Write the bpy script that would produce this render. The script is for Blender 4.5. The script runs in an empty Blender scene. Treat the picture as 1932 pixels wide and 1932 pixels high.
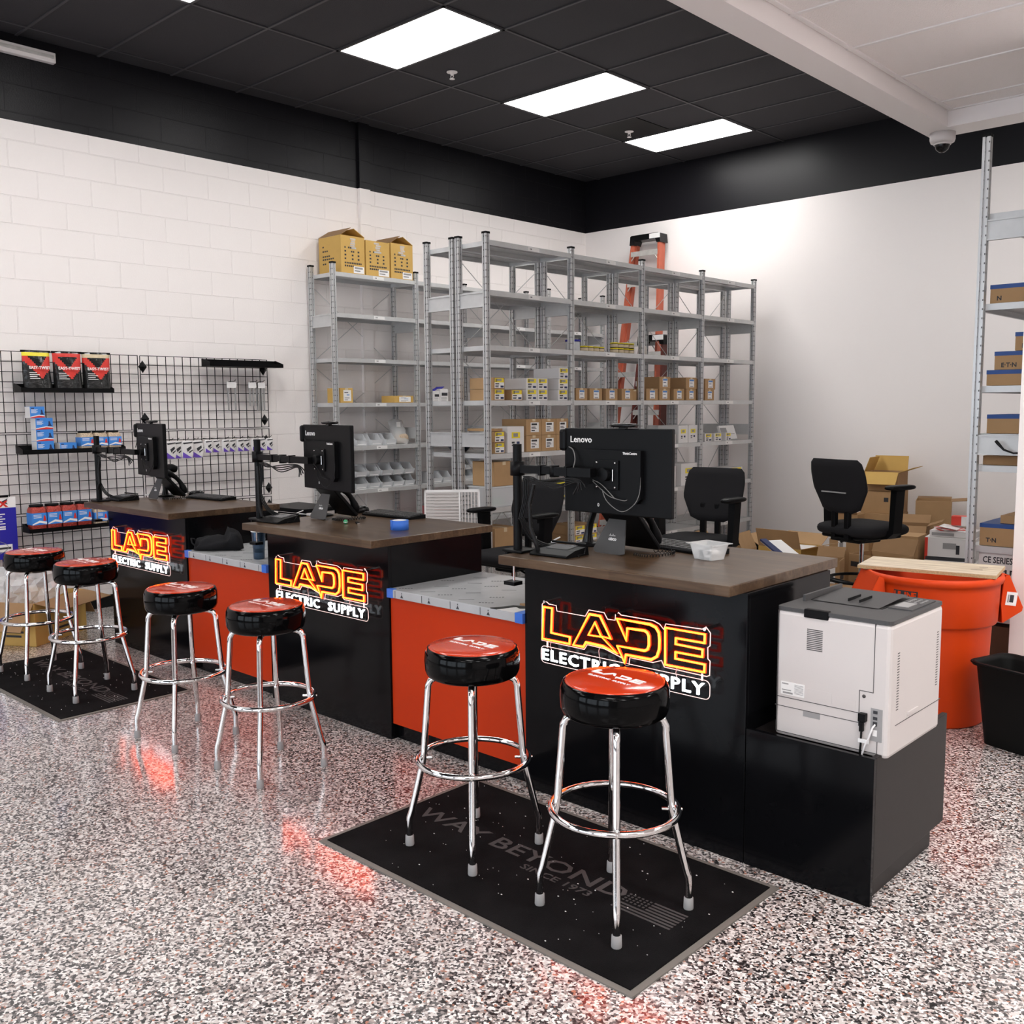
import bpy, math, random
from mathutils import Matrix, Vector
random.seed(7)
PI = math.pi
SC = bpy.context.scene
COL = SC.collection
# ------------------------------------------------------------------ camera
cam_d = bpy.data.cameras.new('camera')
cam = bpy.data.objects.new('camera', cam_d)
COL.objects.link(cam)
YAW, PITCH, ROLL = -0.7549, -0.10702, -0.007556
fw = Vector((math.sin(YAW)*math.cos(PITCH), math.cos(YAW)*math.cos(PITCH), math.sin(PITCH)))
rt0 = fw.cross(Vector((0, 0, 1))).normalized()
up0 = rt0.cross(fw)
rt = rt0*math.cos(ROLL)+up0*math.sin(ROLL)
up = -rt0*math.sin(ROLL)+up0*math.cos(ROLL)
cam.matrix_world = Matrix(((rt.x, up.x, -fw.x, 0), (rt.y, up.y, -fw.y, 0), (rt.z, up.z, -fw.z, 1.60), (0, 0, 0, 1)))
cam_d.sensor_width = 36
cam_d.sensor_fit = 'HORIZONTAL'
cam_d.lens = 36*1834.8/1932
cam_d.clip_start = 0.05
SC.camera = cam
# ------------------------------------------------------------------ world, exposure
w = bpy.data.worlds.new('world')
SC.world = w
w.use_nodes = True
w.node_tree.nodes['Background'].inputs[0].default_value = (0.80, 0.90, 1, 1)
w.node_tree.nodes['Background'].inputs[1].default_value = 5.0
vs = SC.view_settings
vs.view_transform = 'Standard'
vs.look = 'None'
vs.exposure = 0.0
vs.gamma = 1.0
vs.use_curve_mapping = False
LIGHT = 17.5          # radiance of the troffer lenses in the black ceiling
LIGHT_W = 20.0        # the unseen fill panels added in the white ceiling

# ------------------------------------------------------------------ materials
MATS = {}
def mat(name, col, rough=0.5, metal=0.0, spec=0.5, coat=0.0, emit=None, es=0.0, trans=0.0, alpha=1.0, ior=1.45, noise=None, bump=None):
    if name in MATS: return MATS[name]
    m = bpy.data.materials.new(name)
    m.use_nodes = True
    nt = m.node_tree
    b = nt.nodes['Principled BSDF']
    b.inputs['Base Color'].default_value = (*col, 1)
    b.inputs['Roughness'].default_value = rough
    b.inputs['Metallic'].default_value = metal
    b.inputs['Specular IOR Level'].default_value = spec
    b.inputs['Coat Weight'].default_value = coat
    b.inputs['Coat Roughness'].default_value = 0.06
    b.inputs['Transmission Weight'].default_value = trans
    b.inputs['Alpha'].default_value = alpha
    b.inputs['IOR'].default_value = ior
    if emit:
        b.inputs['Emission Color'].default_value = (*emit, 1)
        b.inputs['Emission Strength'].default_value = es
    if noise or bump:
        tc = nt.nodes.new('ShaderNodeTexCoord')
        n = nt.nodes.new('ShaderNodeTexNoise')
        nt.links.new(tc.outputs['Object'], n.inputs['Vector'])
        n.inputs['Scale'].default_value = (noise or bump)[0]
        n.inputs['Detail'].default_value = 4
        if noise:
            mx = nt.nodes.new('ShaderNodeMix')
            mx.data_type = 'RGBA'
            mx.inputs[6].default_value = (*[c*(1-noise[1]) for c in col], 1)
            mx.inputs[7].default_value = (*[min(1, c*(1+noise[1])) for c in col], 1)
            nt.links.new(n.outputs['Fac'], mx.inputs[0])
            nt.links.new(mx.outputs[2], b.inputs['Base Color'])
        if bump:
            n2 = nt.nodes.new('ShaderNodeTexNoise')
            nt.links.new(tc.outputs['Object'], n2.inputs['Vector'])
            n2.inputs['Scale'].default_value = bump[0]
            n2.inputs['Detail'].default_value = 5
            bp = nt.nodes.new('ShaderNodeBump')
            bp.inputs['Strength'].default_value = bump[1]
            bp.inputs['Distance'].default_value = bump[2] if len(bump) > 2 else 0.01
            nt.links.new(n2.outputs['Fac'], bp.inputs['Height'])
            nt.links.new(bp.outputs['Normal'], b.inputs['Normal'])
    MATS[name] = m
    return m

def N(nt, t, **kw):
    n = nt.nodes.new(t)
    for k, v in kw.items(): setattr(n, k, v)
    return n

def mat_floor():
    m = mat('epoxy_flake_floor', (0.5, 0.45, 0.43), 0.16)
    nt = m.node_tree; b = nt.nodes['Principled BSDF']
    tc = N(nt, 'ShaderNodeTexCoord')
    nz = N(nt, 'ShaderNodeTexNoise'); nz.inputs['Scale'].default_value = 60; nz.inputs['Detail'].default_value = 2
    nt.links.new(tc.outputs['Object'], nz.inputs['Vector'])
    mv = N(nt, 'ShaderNodeMix', data_type='VECTOR'); mv.inputs[0].default_value = 0.012
    nt.links.new(tc.outputs['Object'], mv.inputs[4]); nt.links.new(nz.outputs['Color'], mv.inputs[5])
    v = N(nt, 'ShaderNodeTexVoronoi'); v.inputs['Scale'].default_value = 135
    nt.links.new(mv.outputs[1], v.inputs['Vector'])
    sep = N(nt, 'ShaderNodeSeparateColor'); nt.links.new(v.outputs['Color'], sep.inputs[0])
    r = N(nt, 'ShaderNodeValToRGB'); r.color_ramp.interpolation = 'CONSTANT'
    els = [(0, (.012, .011, .012)), (.22, (.10, .09, .09)), (.34, (.28, .24, .23)), (.50, (.62, .57, .55)), (.72, (.82, .78, .76)), (.90, (.42, .34, .31)), (.965, (.40, .17, .11))]
    while len(r.color_ramp.elements) < len(els): r.color_ramp.elements.new(0.5)
    for e, (p, c) in zip(r.color_ramp.elements, els): e.position = p; e.color = (*c, 1)
    nt.links.new(sep.outputs[0], r.inputs[0]); nt.links.new(r.outputs[0], b.inputs['Base Color'])
    n2 = N(nt, 'ShaderNodeTexNoise'); n2.inputs['Scale'].default_value = 9; nt.links.new(tc.outputs['Object'], n2.inputs['Vector'])
    n3 = N(nt, 'ShaderNodeTexNoise'); n3.inputs['Scale'].default_value = 160; nt.links.new(tc.outputs['Object'], n3.inputs['Vector'])
    bp = N(nt, 'ShaderNodeBump'); bp.inputs['Strength'].default_value = 0.10; bp.inputs['Distance'].default_value = .003
    nt.links.new(n3.outputs['Fac'], bp.inputs['Height'])
    nt.links.new(bp.outputs['Normal'], b.inputs['Normal'])
    b.inputs['Coat Weight'].default_value = 1.0; b.inputs['Coat Roughness'].default_value = 0.12
    b.inputs['Roughness'].default_value = 0.35
    return m

def mat_wall(name, block):
    """painted wall: white below the paint line, black above; concrete block joints if block"""
    m = mat(name, (0.8, 0.77, 0.76), 0.55, spec=.28)
    nt = m.node_tree; b = nt.nodes['Principled BSDF']
    tc = N(nt, 'ShaderNodeTexCoord'); s = N(nt, 'ShaderNodeSeparateXYZ'); nt.links.new(tc.outputs['Object'], s.inputs[0])
    gt = N(nt, 'ShaderNodeMath', operation='GREATER_THAN'); gt.inputs[1].default_value = 3.742; nt.links.new(s.outputs[2], gt.inputs[0])
    mx = N(nt, 'ShaderNodeMix', data_type='RGBA')
    mx.inputs[6].default_value = (0.90, 0.845, 0.825, 1); mx.inputs[7].default_value = (0.0065, 0.006, 0.008, 1)
    nt.links.new(gt.outputs[0], mx.inputs[0])
    nt.links.new(mx.outputs[2], b.inputs['Base Color'])
    rr = N(nt, 'ShaderNodeMath', operation='MULTIPLY_ADD'); rr.inputs[1].default_value = -0.17; rr.inputs[2].default_value = 0.55
    nt.links.new(gt.outputs[0], rr.inputs[0]); nt.links.new(rr.outputs[0], b.inputs['Roughness'])
    nz = N(nt, 'ShaderNodeTexNoise'); nz.inputs['Scale'].default_value = 90 if block else 35; nz.inputs['Detail'].default_value = 6
    nt.links.new(tc.outputs['Object'], nz.inputs['Vector'])
    bp = N(nt, 'ShaderNodeBump'); bp.inputs['Strength'].default_value = 0.25 if block else 0.05; bp.inputs['Distance'].default_value = 0.006
    nt.links.new(nz.outputs['Fac'], bp.inputs['Height'])
    if block:
        az = N(nt, 'ShaderNodeMath', operation='ADD'); az.inputs[1].default_value = 0.057; nt.links.new(s.outputs[2], az.inputs[0])
        ay = N(nt, 'ShaderNodeMath', operation='ADD'); ay.inputs[1].default_value = -0.2344+4.064+.2032; nt.links.new(s.outputs[1], ay.inputs[0])
        c = N(nt, 'ShaderNodeCombineXYZ'); nt.links.new(ay.outputs[0], c.inputs[0]); nt.links.new(az.outputs[0], c.inputs[1])
        br = N(nt, 'ShaderNodeTexBrick'); br.offset = 0.5
        br.inputs['Scale'].default_value = 1; br.inputs['Brick Width'].default_value = .4064; br.inputs['Row Height'].default_value = .2032
        br.inputs['Mortar Size'].default_value = .005; br.inputs['Mortar Smooth'].default_value = .35
        nt.links.new(c.outputs[0], br.inputs['Vector'])
        inv = N(nt, 'ShaderNodeMath', operation='SUBTRACT'); inv.inputs[0].default_value = 1; nt.links.new(br.outputs['Fac'], inv.inputs[1])
        bp2 = N(nt, 'ShaderNodeBump'); bp2.inputs['Strength'].default_value = 0.8; bp2.inputs['Distance'].default_value = 0.006
        nt.links.new(inv.outputs[0], bp2.inputs['Height']); nt.links.new(bp.outputs['Normal'], bp2.inputs['Normal'])
        nt.links.new(bp2.outputs['Normal'], b.inputs['Normal'])
    else:
        nt.links.new(bp.outputs['Normal'], b.inputs['Normal'])
    return m

def mat_wood(name, c1, c2, rough):
    m = mat(name, c1, rough, spec=.30)
    nt = m.node_tree; b = nt.nodes['Principled BSDF']
    tc = N(nt, 'ShaderNodeTexCoord')
    br = N(nt, 'ShaderNodeTexBrick'); br.offset = .37
    br.inputs['Scale'].default_value = 1; br.inputs['Brick Width'].default_value = .45; br.inputs['Row Height'].default_value = .042
    br.inputs['Mortar Size'].default_value = 0.0; br.inputs['Bias'].default_value = 0.0
    br.inputs['Color1'].default_value = (*c1, 1); br.inputs['Color2'].default_value = (*c2, 1)
    nt.links.new(tc.outputs['Object'], br.inputs['Vector'])
    mp = N(nt, 'ShaderNodeMapping'); mp.inputs['Scale'].default_value = (6, 70, 70)
    nt.links.new(tc.outputs['Object'], mp.inputs[0])
    nz = N(nt, 'ShaderNodeTexNoise'); nz.inputs['Scale'].default_value = 1; nz.inputs['Detail'].default_value = 5; nt.links.new(mp.outputs[0], nz.inputs['Vector'])
    mx = N(nt, 'ShaderNodeMix', data_type='RGBA', blend_type='MULTIPLY'); mx.inputs[0].default_value = 1
    r = N(nt, 'ShaderNodeValToRGB'); r.color_ramp.elements[0].position = .3; r.color_ramp.elements[0].color = (.55, .5, .46, 1); r.color_ramp.elements[1].position = .7
    nt.links.new(nz.outputs['Fac'], r.inputs[0])
    nt.links.new(br.outputs['Color'], mx.inputs[6]); nt.links.new(r.outputs[0], mx.inputs[7]); nt.links.new(mx.outputs[2], b.inputs['Base Color'])
    return m

def mat_post():
    m = mat('galvanised_upright', (.58, .58, .585), .40, .5)
    nt = m.node_tree; b = nt.nodes['Principled BSDF']
    tc = N(nt, 'ShaderNodeTexCoord'); s = N(nt, 'ShaderNodeSeparateXYZ'); nt.links.new(tc.outputs['Object'], s.inputs[0])
    g = N(nt, 'ShaderNodeNewGeometry')
    def mth(op, a, bv=None):
        n = N(nt, 'ShaderNodeMath', operation=op)
        for i, q in enumerate((a, bv)):
            if q is None: continue
            if isinstance(q, (int, float)): n.inputs[i].default_value = q
            else: nt.links.new(q, n.inputs[i])
        return n.outputs[0]
    fz = mth('FRACT', mth('MULTIPLY', s.outputs[2], 1/.05))
    inz = mth('MULTIPLY', mth('GREATER_THAN', fz, .38), mth('LESS_THAN', fz, .58))
    ax = mth('LESS_THAN', mth('ABSOLUTE', mth('SUBTRACT', s.outputs[0], .0158)), .0026)
    ay = mth('LESS_THAN', mth('ABSOLUTE', mth('ADD', s.outputs[1], .0158)), .0026)
    hole = mth('MULTIPLY', inz, mth('MINIMUM', mth('ADD', ax, ay), 1.0))
    mx = N(nt, 'ShaderNodeMix', data_type='RGBA'); mx.inputs[6].default_value = (.58, .58, .585, 1); mx.inputs[7].default_value = (.02, .02, .02, 1)
    nt.links.new(hole, mx.inputs[0]); nt.links.new(mx.outputs[2], b.inputs['Base Color'])
    nt.links.new(mth('MULTIPLY', mth('SUBTRACT', 1.0, hole), .5), b.inputs['Metallic'])
    return m

FLOOR = mat_floor()
WALLB = mat_wall('painted_block_wall', True)
WALLP = mat_wall('painted_plaster_wall', False)
WHITEP = mat('white_trim_paint', (.83, .775, .76), .5)
WOOD = mat_wood('dark_butcher_block', (.070, .040, .022), (.125, .078, .046), .28)
POST = mat_post()
STEEL = mat('galvanised_shelf', (.60, .60, .60), .42, .4, noise=(14, .12))
CEILB = mat('black_ceiling_tile', (.026, .024, .028), .8, bump=(170, .7, .006))
CEILG = mat('black_grid_bar', (.045, .043, .047), .5)
CEILW = mat('white_ceiling_tile', (.86, .80, .78), .85, bump=(130, .7, .008))
CEILWG = mat('white_grid_bar', (.80, .76, .75), .5)
LENS = mat('troffer_lens', (.9, .9, .9), .5, emit=(1, .985, .96), es=LIGHT)
LENSW = mat('fill_lens_white_zone', (.9, .9, .9), .5, emit=(1, .985, .96), es=LIGHT_W)
BLACKL = mat('black_laminate', (.0035, .0035, .0042), .13, spec=.14, noise=(5, .3))
BLACKD = mat('black_laminate_satin', (.0115, .0088, .0088), .42, spec=.3, noise=(30, .25))
ORANGEL = mat('orange_laminate', (.52, .035, .003), .42, spec=.25)
FILM = mat('grey_film_on_counter', (.44, .44, .45), .22, noise=(12, .12))
BLUETAPE = mat('blue_tape', (.04, .16, .62), .55)
CHROME = mat('chrome', (.70, .69, .69), .07, 1.0)
VINYL = mat('black_vinyl', (.002, .002, .0022), .11, spec=.10, coat=.04)
REDV = mat('red_vinyl', (.55, .040, .008), .16, coat=.4, bump=(22, .12, .006))
WHITEINK = mat('white_print', (.85, .83, .82), .4)
RUBG = mat('grey_rubber', (.30, .29, .29), .7)
RUBB = mat('black_rubber', (.004, .004, .004), .6, spec=.2)
PLB = mat('black_plastic', (.003, .003, .0035), .42, spec=.15)
PLB2 = mat('black_plastic_gloss', (.004, .004, .0045), .18, spec=.35)
PLG = mat('dark_grey_plastic', (.055, .053, .054), .45)
PLGREY = mat('grey_plastic', (.30, .29, .29), .5)
PLW = mat('printer_white_plastic', (.60, .555, .54), .45)
PLWD = mat('printer_groove', (.06, .055, .055), .6)
FAB = mat('black_fabric', (.012, .0115, .013), .85, spec=.2, bump=(420, .4, .002))
KRAFT = mat('kraft_cardboard', (.42, .255, .125), .8, noise=(9, .12))
KRAFTY = mat('yellow_kraft_cardboard', (.58, .36, .10), .75, noise=(7, .10))
KRAFTD = mat('kraft_inside', (.30, .175, .085), .85, noise=(9, .12))
WBOX = mat('white_cardboard', (.74, .71, .70), .65)
LABW = mat('paper_label', (.82, .80, .79), .6)
LABY = mat('yellow_label', (.85, .68, .03), .6)
INK = mat('label_ink', (.03, .03, .035), .6)
LABBLUE = mat('label_blue', (.08, .22, .55), .6)
NAVY = mat('navy_print', (.02, .03, .10), .6)
ORG = mat('orange_bin_plastic', (.66, .054, .005), .45, spec=.25, bump=(160, .1, .002))
CLEAR = mat('clear_bin_plastic', (.84, .85, .87), .28, alpha=.62)
CLEARF = mat('clear_film', (.85, .85, .85), .15, alpha=.38)
ACRY = mat('clear_acrylic', (.95, .95, .95), .04, trans=1.0, ior=1.05, spec=.25)
ACRYE = mat('acrylic_edge_lit', (.9, .8, .8), .3, emit=(1, .62, .55), es=.9)
NEONY = mat('neon_tube_amber', (.9, .6, .1), .4, emit=(1.0, .066, .003), es=12.5)
NEONR = mat('neon_tube_red_side', (.6, .05, .02), .4, emit=(1.0, .014, .0015), es=6.5)
NEONW = mat('neon_tube_white', (.9, .9, .9), .4, emit=(.86, .93, 1.0), es=4.5)
WIRE = mat('black_wire', (.005, .005, .0055), .45, spec=.3)
CABW = mat('white_cable', (.75, .74, .74), .4)
CARPET = mat('black_mat_pile', (.0065, .006, .0065), .95, spec=.1, bump=(260, .8, .004), noise=(7, .95))
MATINK = mat('mat_grey_print', (.080, .073, .073), .95, spec=.1, bump=(300, .8, .003))
MATEDGE = mat('mat_rubber_border', (.16, .145, .13), .7)
PLY = mat_wood('plywood_face', (.74, .64, .49), (.78, .68, .54), .6)
PLYE = mat('plywood_edge', (.50, .36, .20), .7, noise=(120, .4))
REDFG = mat('orange_fibreglass', (.48, .11, .06), .5, noise=(18, .15))
ALU = mat('worn_aluminium', (.62, .60, .57), .45, .6, noise=(20, .25))
BLUEP = mat('blue_pack_print', (.045, .23, .66), .4)
BLUEC = mat('blue_display_card', (.022, .022, .33), .35)
REDP = mat('red_pack_print', (.62, .03, .02), .4)
YELP = mat('yellow_pack_print', (.85, .72, .04), .4)
TANP = mat('tan_pack_print', (.62, .50, .33), .4)
BAGB = mat('black_bag_film', (.012, .012, .012), .18, coat=.4, bump=(26, .5, .012))
REDM = mat('red_connectors', (.42, .05, .035), .35, noise=(160, .9), bump=(90, .9, .01))
TANM = mat('mixed_connectors', (.55, .42, .30), .35, noise=(140, .8), bump=(90, .9, .01))
PURP = mat('purple_print', (.13, .06, .42), .5)
GREEN = mat('green_plastic', (.03, .30, .12), .3)
YELBOX = mat('yellow_box', (.80, .58, .05), .5)
TUMB = mat('steel_blue_tumbler', (.06, .10, .16), .25, .7)
REDBOX = mat('red_box', (.70, .05, .03), .5)
PINKC = mat('pink_plastic', (.75, .22, .22), .5)
BOTTLE = mat('beige_bottle', (.60, .55, .50), .5)
BLUET = mat('blue_box_top', (.02, .07, .26), .5)

# ------------------------------------------------------------------ mesh builder
class MB:
    def __init__(s): s.v = []; s.f = []; s.m = []; s.s = []
    def add(s, vs_, fs, m=0, sm=False, T=None):
        o = len(s.v)
        s.v += [tuple(T @ Vector(p)) for p in vs_] if T is not None else [tuple(p) for p in vs_]
        for i, f in enumerate(fs):
            s.f.append([o+k for k in f]); s.m.append(m[i] if isinstance(m, list) else m); s.s.append(sm)
        return s
    def box(s, x0, x1, y0, y1, z0, z1, m=0, T=None):
        v = [(x, y, z) for z in (z0, z1) for y in (y0, y1) for x in (x0, x1)]
        return s.add(v, [(0, 2, 3, 1), (4, 5, 7, 6), (0, 1, 5, 4), (2, 6, 7, 3), (0, 4, 6, 2), (1, 3, 7, 5)], m, False, T)
    def cbox(s, c, d, m=0, T=None):
        return s.box(c[0]-d[0]/2, c[0]+d[0]/2, c[1]-d[1]/2, c[1]+d[1]/2, c[2]-d[2]/2, c[2]+d[2]/2, m, T)
    def taper(s, x0, x1, y0, y1, z0, z1, k, m=0, T=None):
        """box whose top is k times its bottom"""
        cx, cy = (x0+x1)/2, (y0+y1)/2
        v = [(cx+(x-cx)*q, cy+(y-cy)*q, z) for z, q in ((z0, 1), (z1, k)) for y in (y0, y1) for x in (x0, x1)]
        return s.add(v, [(0, 2, 3, 1), (4, 5, 7, 6), (0, 1, 5, 4), (2, 6, 7, 3), (0, 4, 6, 2), (1, 3, 7, 5)], m, False, T)
    def prism(s, poly, a0, a1, ax='y', m=0, T=None, sm=False):
        n = len(poly)
        def P(p, a): return {'y': (p[0], a, p[1]), 'z': (p[0], p[1], a), 'x': (a, p[0], p[1])}[ax]
        v = [P(p, a0) for p in poly]+[P(p, a1) for p in poly]
        s.add(v, [list(range(n)), list(range(2*n-1, n-1, -1))], m, False, T)
        return s.add(v, [(i, (i+1) % n, n+(i+1) % n, n+i) for i in range(n)], m, sm, T)
    def cable(s, pts, r, n=6, m=0, T=None):
        P = [Vector(p) for p in pts]; out = []
        for i in range(len(P)-1):
            a = P[max(0, i-1)]; b = P[i]; c = P[i+1]; d = P[min(len(P)-1, i+2)]
            for k in range(6):
                t = k/6; out.append(.5*((2*b)+(c-a)*t+(2*a-5*b+4*c-d)*t*t+(3*b-a-3*c+d)*t**3))
        out.append(P[-1]); return s.tube(out, r, n, m, False, T)
    def tube(s, pts, r, n=8, m=0, closed=False, T=None):
        pts = [Vector(p) for p in pts]; k = len(pts)
        rs = r if isinstance(r, (list, tuple)) else [r]*k
        tans = []
        for i in range(k):
            a = pts[(i-1) % k] if (closed or i > 0) else pts[i]
            b = pts[(i+1) % k] if (closed or i < k-1) else pts[i]
            t1 = (pts[i]-a); t2 = (b-pts[i])
            t = (t1.normalized() if t1.length > 1e-9 else Vector())+(t2.normalized() if t2.length > 1e-9 else Vector())
            tans.append(t.normalized() if t.length > 1e-6 else Vector((0, 0, 1)))
        u = tans[0].orthogonal().normalized(); v = []
        for i in range(k):
            t = tans[i]; u = (u-t*u.dot(t)); u = u.normalized() if u.length > 1e-6 else t.orthogonal().normalized(); w_ = t.cross(u)
            for j in range(n):
                a = 2*PI*j/n; v.append(pts[i]+(u*math.cos(a)+w_*math.sin(a))*rs[i])
        f = []
        for i in range(k if closed else k-1):
            for j in range(n):
                a = i*n+j; b = i*n+(j+1) % n; c = ((i+1) % k)*n+(j+1) % n; d = ((i+1) % k)*n+j
                f.append((a, b, c, d))
        s.add(v, f, m, True, T)
        if not closed:
            s.add(v, [list(range(n-1, -1, -1)), list(range((k-1)*n, k*n))], m, False, T)
        return s
    def lathe(s, prof, n=24, m=0, T=None, sm=True, sx=1.0, sy=1.0):
        v = [(r*math.cos(2*PI*j/n)*sx, r*math.sin(2*PI*j/n)*sy, z) for r, z in prof for j in range(n)]
        f = [(i*n+j, i*n+(j+1) % n, (i+1)*n+(j+1) % n, (i+1)*n+j) for i in range(len(prof)-1) for j in range(n)]
        s.add(v, f, m, sm, T)
        if prof[0][0] > 1e-5: s.add(v, [list(range(n-1, -1, -1))], m, False, T)
        if prof[-1][0] > 1e-5: s.add(v, [[(len(prof)-1)*n+j for j in range(n)]], m, False, T)
        return s
    def rrect(s, hx, hy, r, n=5):
        out = []
        for cx, cy, a0 in ((hx-r, hy-r, 0), (-hx+r, hy-r, 90), (-hx+r, -hy+r, 180), (hx-r, -hy+r, 270)):
            for i in range(n+1):
                a = math.radians(a0+90*i/n); out.append((cx+r*math.cos(a), cy+r*math.sin(a)))
        return out
    def loft(s, rings, m=0, T=None, cap0=True, cap1=True, sm=True):
        n = len(rings[0]); v = [p for r in rings for p in r]
        f = [(i*n+j, i*n+(j+1) % n, (i+1)*n+(j+1) % n, (i+1)*n+j) for i in range(len(rings)-1) for j in range(n)]
        s.add(v, f, m, sm, T)
        if cap0: s.add(rings[0], [list(range(n-1, -1, -1))], m, False, T)
        if cap1: s.add(rings[-1], [list(range(n))], m, False, T)
        return s
    def pillow(s, sx, sy, sz, m=0, T=None, e=0.35, nu=20, nv=12):
        """rounded cushion centred on the origin"""
        def sp(c, p): return math.copysign(abs(c)**p, c)
        rings = []
        for i in range(nv+1):
            ph = -PI/2+PI*i/nv
            rings.append([(sx/2*sp(math.cos(ph), e)*sp(math.cos(2*PI*j/nu), e), sy/2*sp(math.cos(ph), e)*sp(math.sin(2*PI*j/nu), e), sz/2*sp(math.sin(ph), .75)) for j in range(nu)])
        return s.loft(rings, m, T, False, False)
    def text(s, txt, size, T, m=0, ext=0.0006, off=0.0, align='CENTER', sx=1.0, sp=1.0):
        cu = bpy.data.curves.new('t', 'FONT'); cu.body = txt; cu.size = size; cu.align_x = align; cu.align_y = 'CENTER'
        cu.space_character = sp; cu.extrude = ext; cu.offset = off; cu.resolution_u = 2
        ob = bpy.data.objects.new('t', cu); COL.objects.link(ob)
        dg = bpy.context.evaluated_depsgraph_get(); me = bpy.data.meshes.new_from_object(ob.evaluated_get(dg))
        S = Matrix.Diagonal((sx, 1, 1, 1))
        s.add([S @ v.co for v in me.vertices], [list(p.vertices) for p in me.polygons], m, False, T)
        bpy.data.objects.remove(ob); bpy.data.curves.remove(cu); bpy.data.meshes.remove(me)
        return s
    def obj(s, name, mats, parent=None, bevel=0, loc=(0, 0, 0), rz=0):
        me = bpy.data.meshes.new(name)
        me.from_pydata(s.v, [], s.f)
        ms = mats if isinstance(mats, (list, tuple)) else [mats]
        for q in ms: me.materials.append(q)
        me.polygons.foreach_set('material_index', s.m); me.polygons.foreach_set('use_smooth', s.s)
        me.update()
        o = bpy.data.objects.new(name, me); COL.objects.link(o)
        o.location = loc; o.rotation_euler = (0, 0, rz)
        if parent is not None: o.parent = parent
        if bevel:
            b = o.modifiers.new('bevel', 'BEVEL'); b.width = bevel; b.segments = 2; b.limit_method = 'ANGLE'; b.angle_limit = math.radians(50)
        return o

def tag(o, label=None, cat=None, group=None, kind=None):
    if label: o['label'] = label
    if cat: o['category'] = cat
    if group: o['group'] = group
    if kind: o['kind'] = kind
    return o
def thing(name, label, cat, loc=(0, 0, 0), rz=0, group=None):
    o = bpy.data.objects.new(name, None); COL.objects.link(o); o.empty_display_size = .05
    o.location = loc; o.rotation_euler = (0, 0, rz)
    return tag(o, label, cat, group)
def struct(name, mb, mats, parent=None, bevel=0):
    o = mb.obj(name, mats, parent, bevel)
    if parent is None: o['kind'] = 'structure'
    return o
def kids(o): return list(o.children)
def dup(root, loc, rz=0, label=None, group=None):
    r = root.copy(); COL.objects.link(r); r.location = loc; r.rotation_euler = (0, 0, rz)
    if label: r['label'] = label
    if group: r['group'] = group
    for ch in KIDS[root.name]:
        c = ch.copy(); COL.objects.link(c); c.parent = r
        for g in KIDS.get(ch.name, []):
            d = g.copy(); COL.objects.link(d); d.parent = c
    return r
KIDS = {}
def remember(root):
    def rec(o):
        ks = [q for q in COL.objects if q.parent == o]
        if ks: KIDS[o.name] = ks
        for q in ks: rec(q)
    rec(root)
    return root
def RX(a): return Matrix.Rotation(a, 4, 'X')
def RY(a): return Matrix.Rotation(a, 4, 'Y')
def RZ(a): return Matrix.Rotation(a, 4, 'Z')
def TR(x, y, z): return Matrix.Translation((x, y, z))
FY = Matrix(((1, 0, 0, 0), (0, 0, -1, 0), (0, 1, 0, 0), (0, 0, 0, 1)))    # text plane facing -y
FX = Matrix(((0, 0, 1, 0), (1, 0, 0, 0), (0, 1, 0, 0), (0, 0, 0, 1)))     # text plane facing +x
# ================================================================== the room
ZC = 4.364
ZW = 3.40
m = MB(); m.box(-8.0, 4.4, -4.4, 9.9, -.1, 0); struct('floor', m, FLOOR)
m = MB(); m.box(-8.0, -7.8, -4.4, 9.9, 0, ZC+.1); struct('wall_left', m, WALLB)
m = MB(); m.box(-7.8, 4.4, 9.66, 9.86, 0, ZC+.1); struct('wall_back', m, WALLP)
m = MB(); m.box(4.2, 4.4, -4.4, 9.66, 0, ZC+.1); struct('wall_right', m, WHITEP)
m = MB(); WZ0, WZ1 = .45, 2.75
m.box(-7.8, 4.2, -4.4, -4.2, 0, WZ0); m.box(-7.8, 4.2, -4.4, -4.2, WZ1, ZC+.1)
for a, b in ((-7.8, -7.2), (-4.6, -4.2), (-1.6, -1.2), (1.4, 4.2)): m.box(a, b, -4.4, -4.2, WZ0, WZ1)
struct('wall_front', m, mat('grey_front_wall', (.22, .21, .21), .6))
for i, (a, b) in enumerate(((-7.2, -4.6), (-4.2, -1.6), (-1.2, 1.4))):
    m = MB()
    for x_ in (a, (a+b)/2-.025, b-.05): m.box(x_, x_+.05, -4.34, -4.26, WZ0, WZ1)
    for z_ in (WZ0, WZ1-.05): m.box(a, b, -4.34, -4.26, z_, z_+.05)
    struct(f'window_{i+1}', m, mat('window_frame', (.03, .03, .03), .4))
m = MB(); m.box(-1.538, 0.6, 5.45, 5.57, 0, ZW); struct('wall_partition', m, WHITEP)
m = MB(); m.box(-7.8, -7.785, -4.2, 9.66, 0, .10); struct('baseboard_left', m, RUBB)
m = MB(); m.box(-7.785, 4.2, 9.645, 9.66, 0, .10); struct('baseboard_back', m, RUBB)
# shallow pilaster strip on the block wall
m = MB(); m.box(-7.8, -7.765, 6.12, 6.25, .1, ZC); struct('trim_1', m, WALLB)
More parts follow.
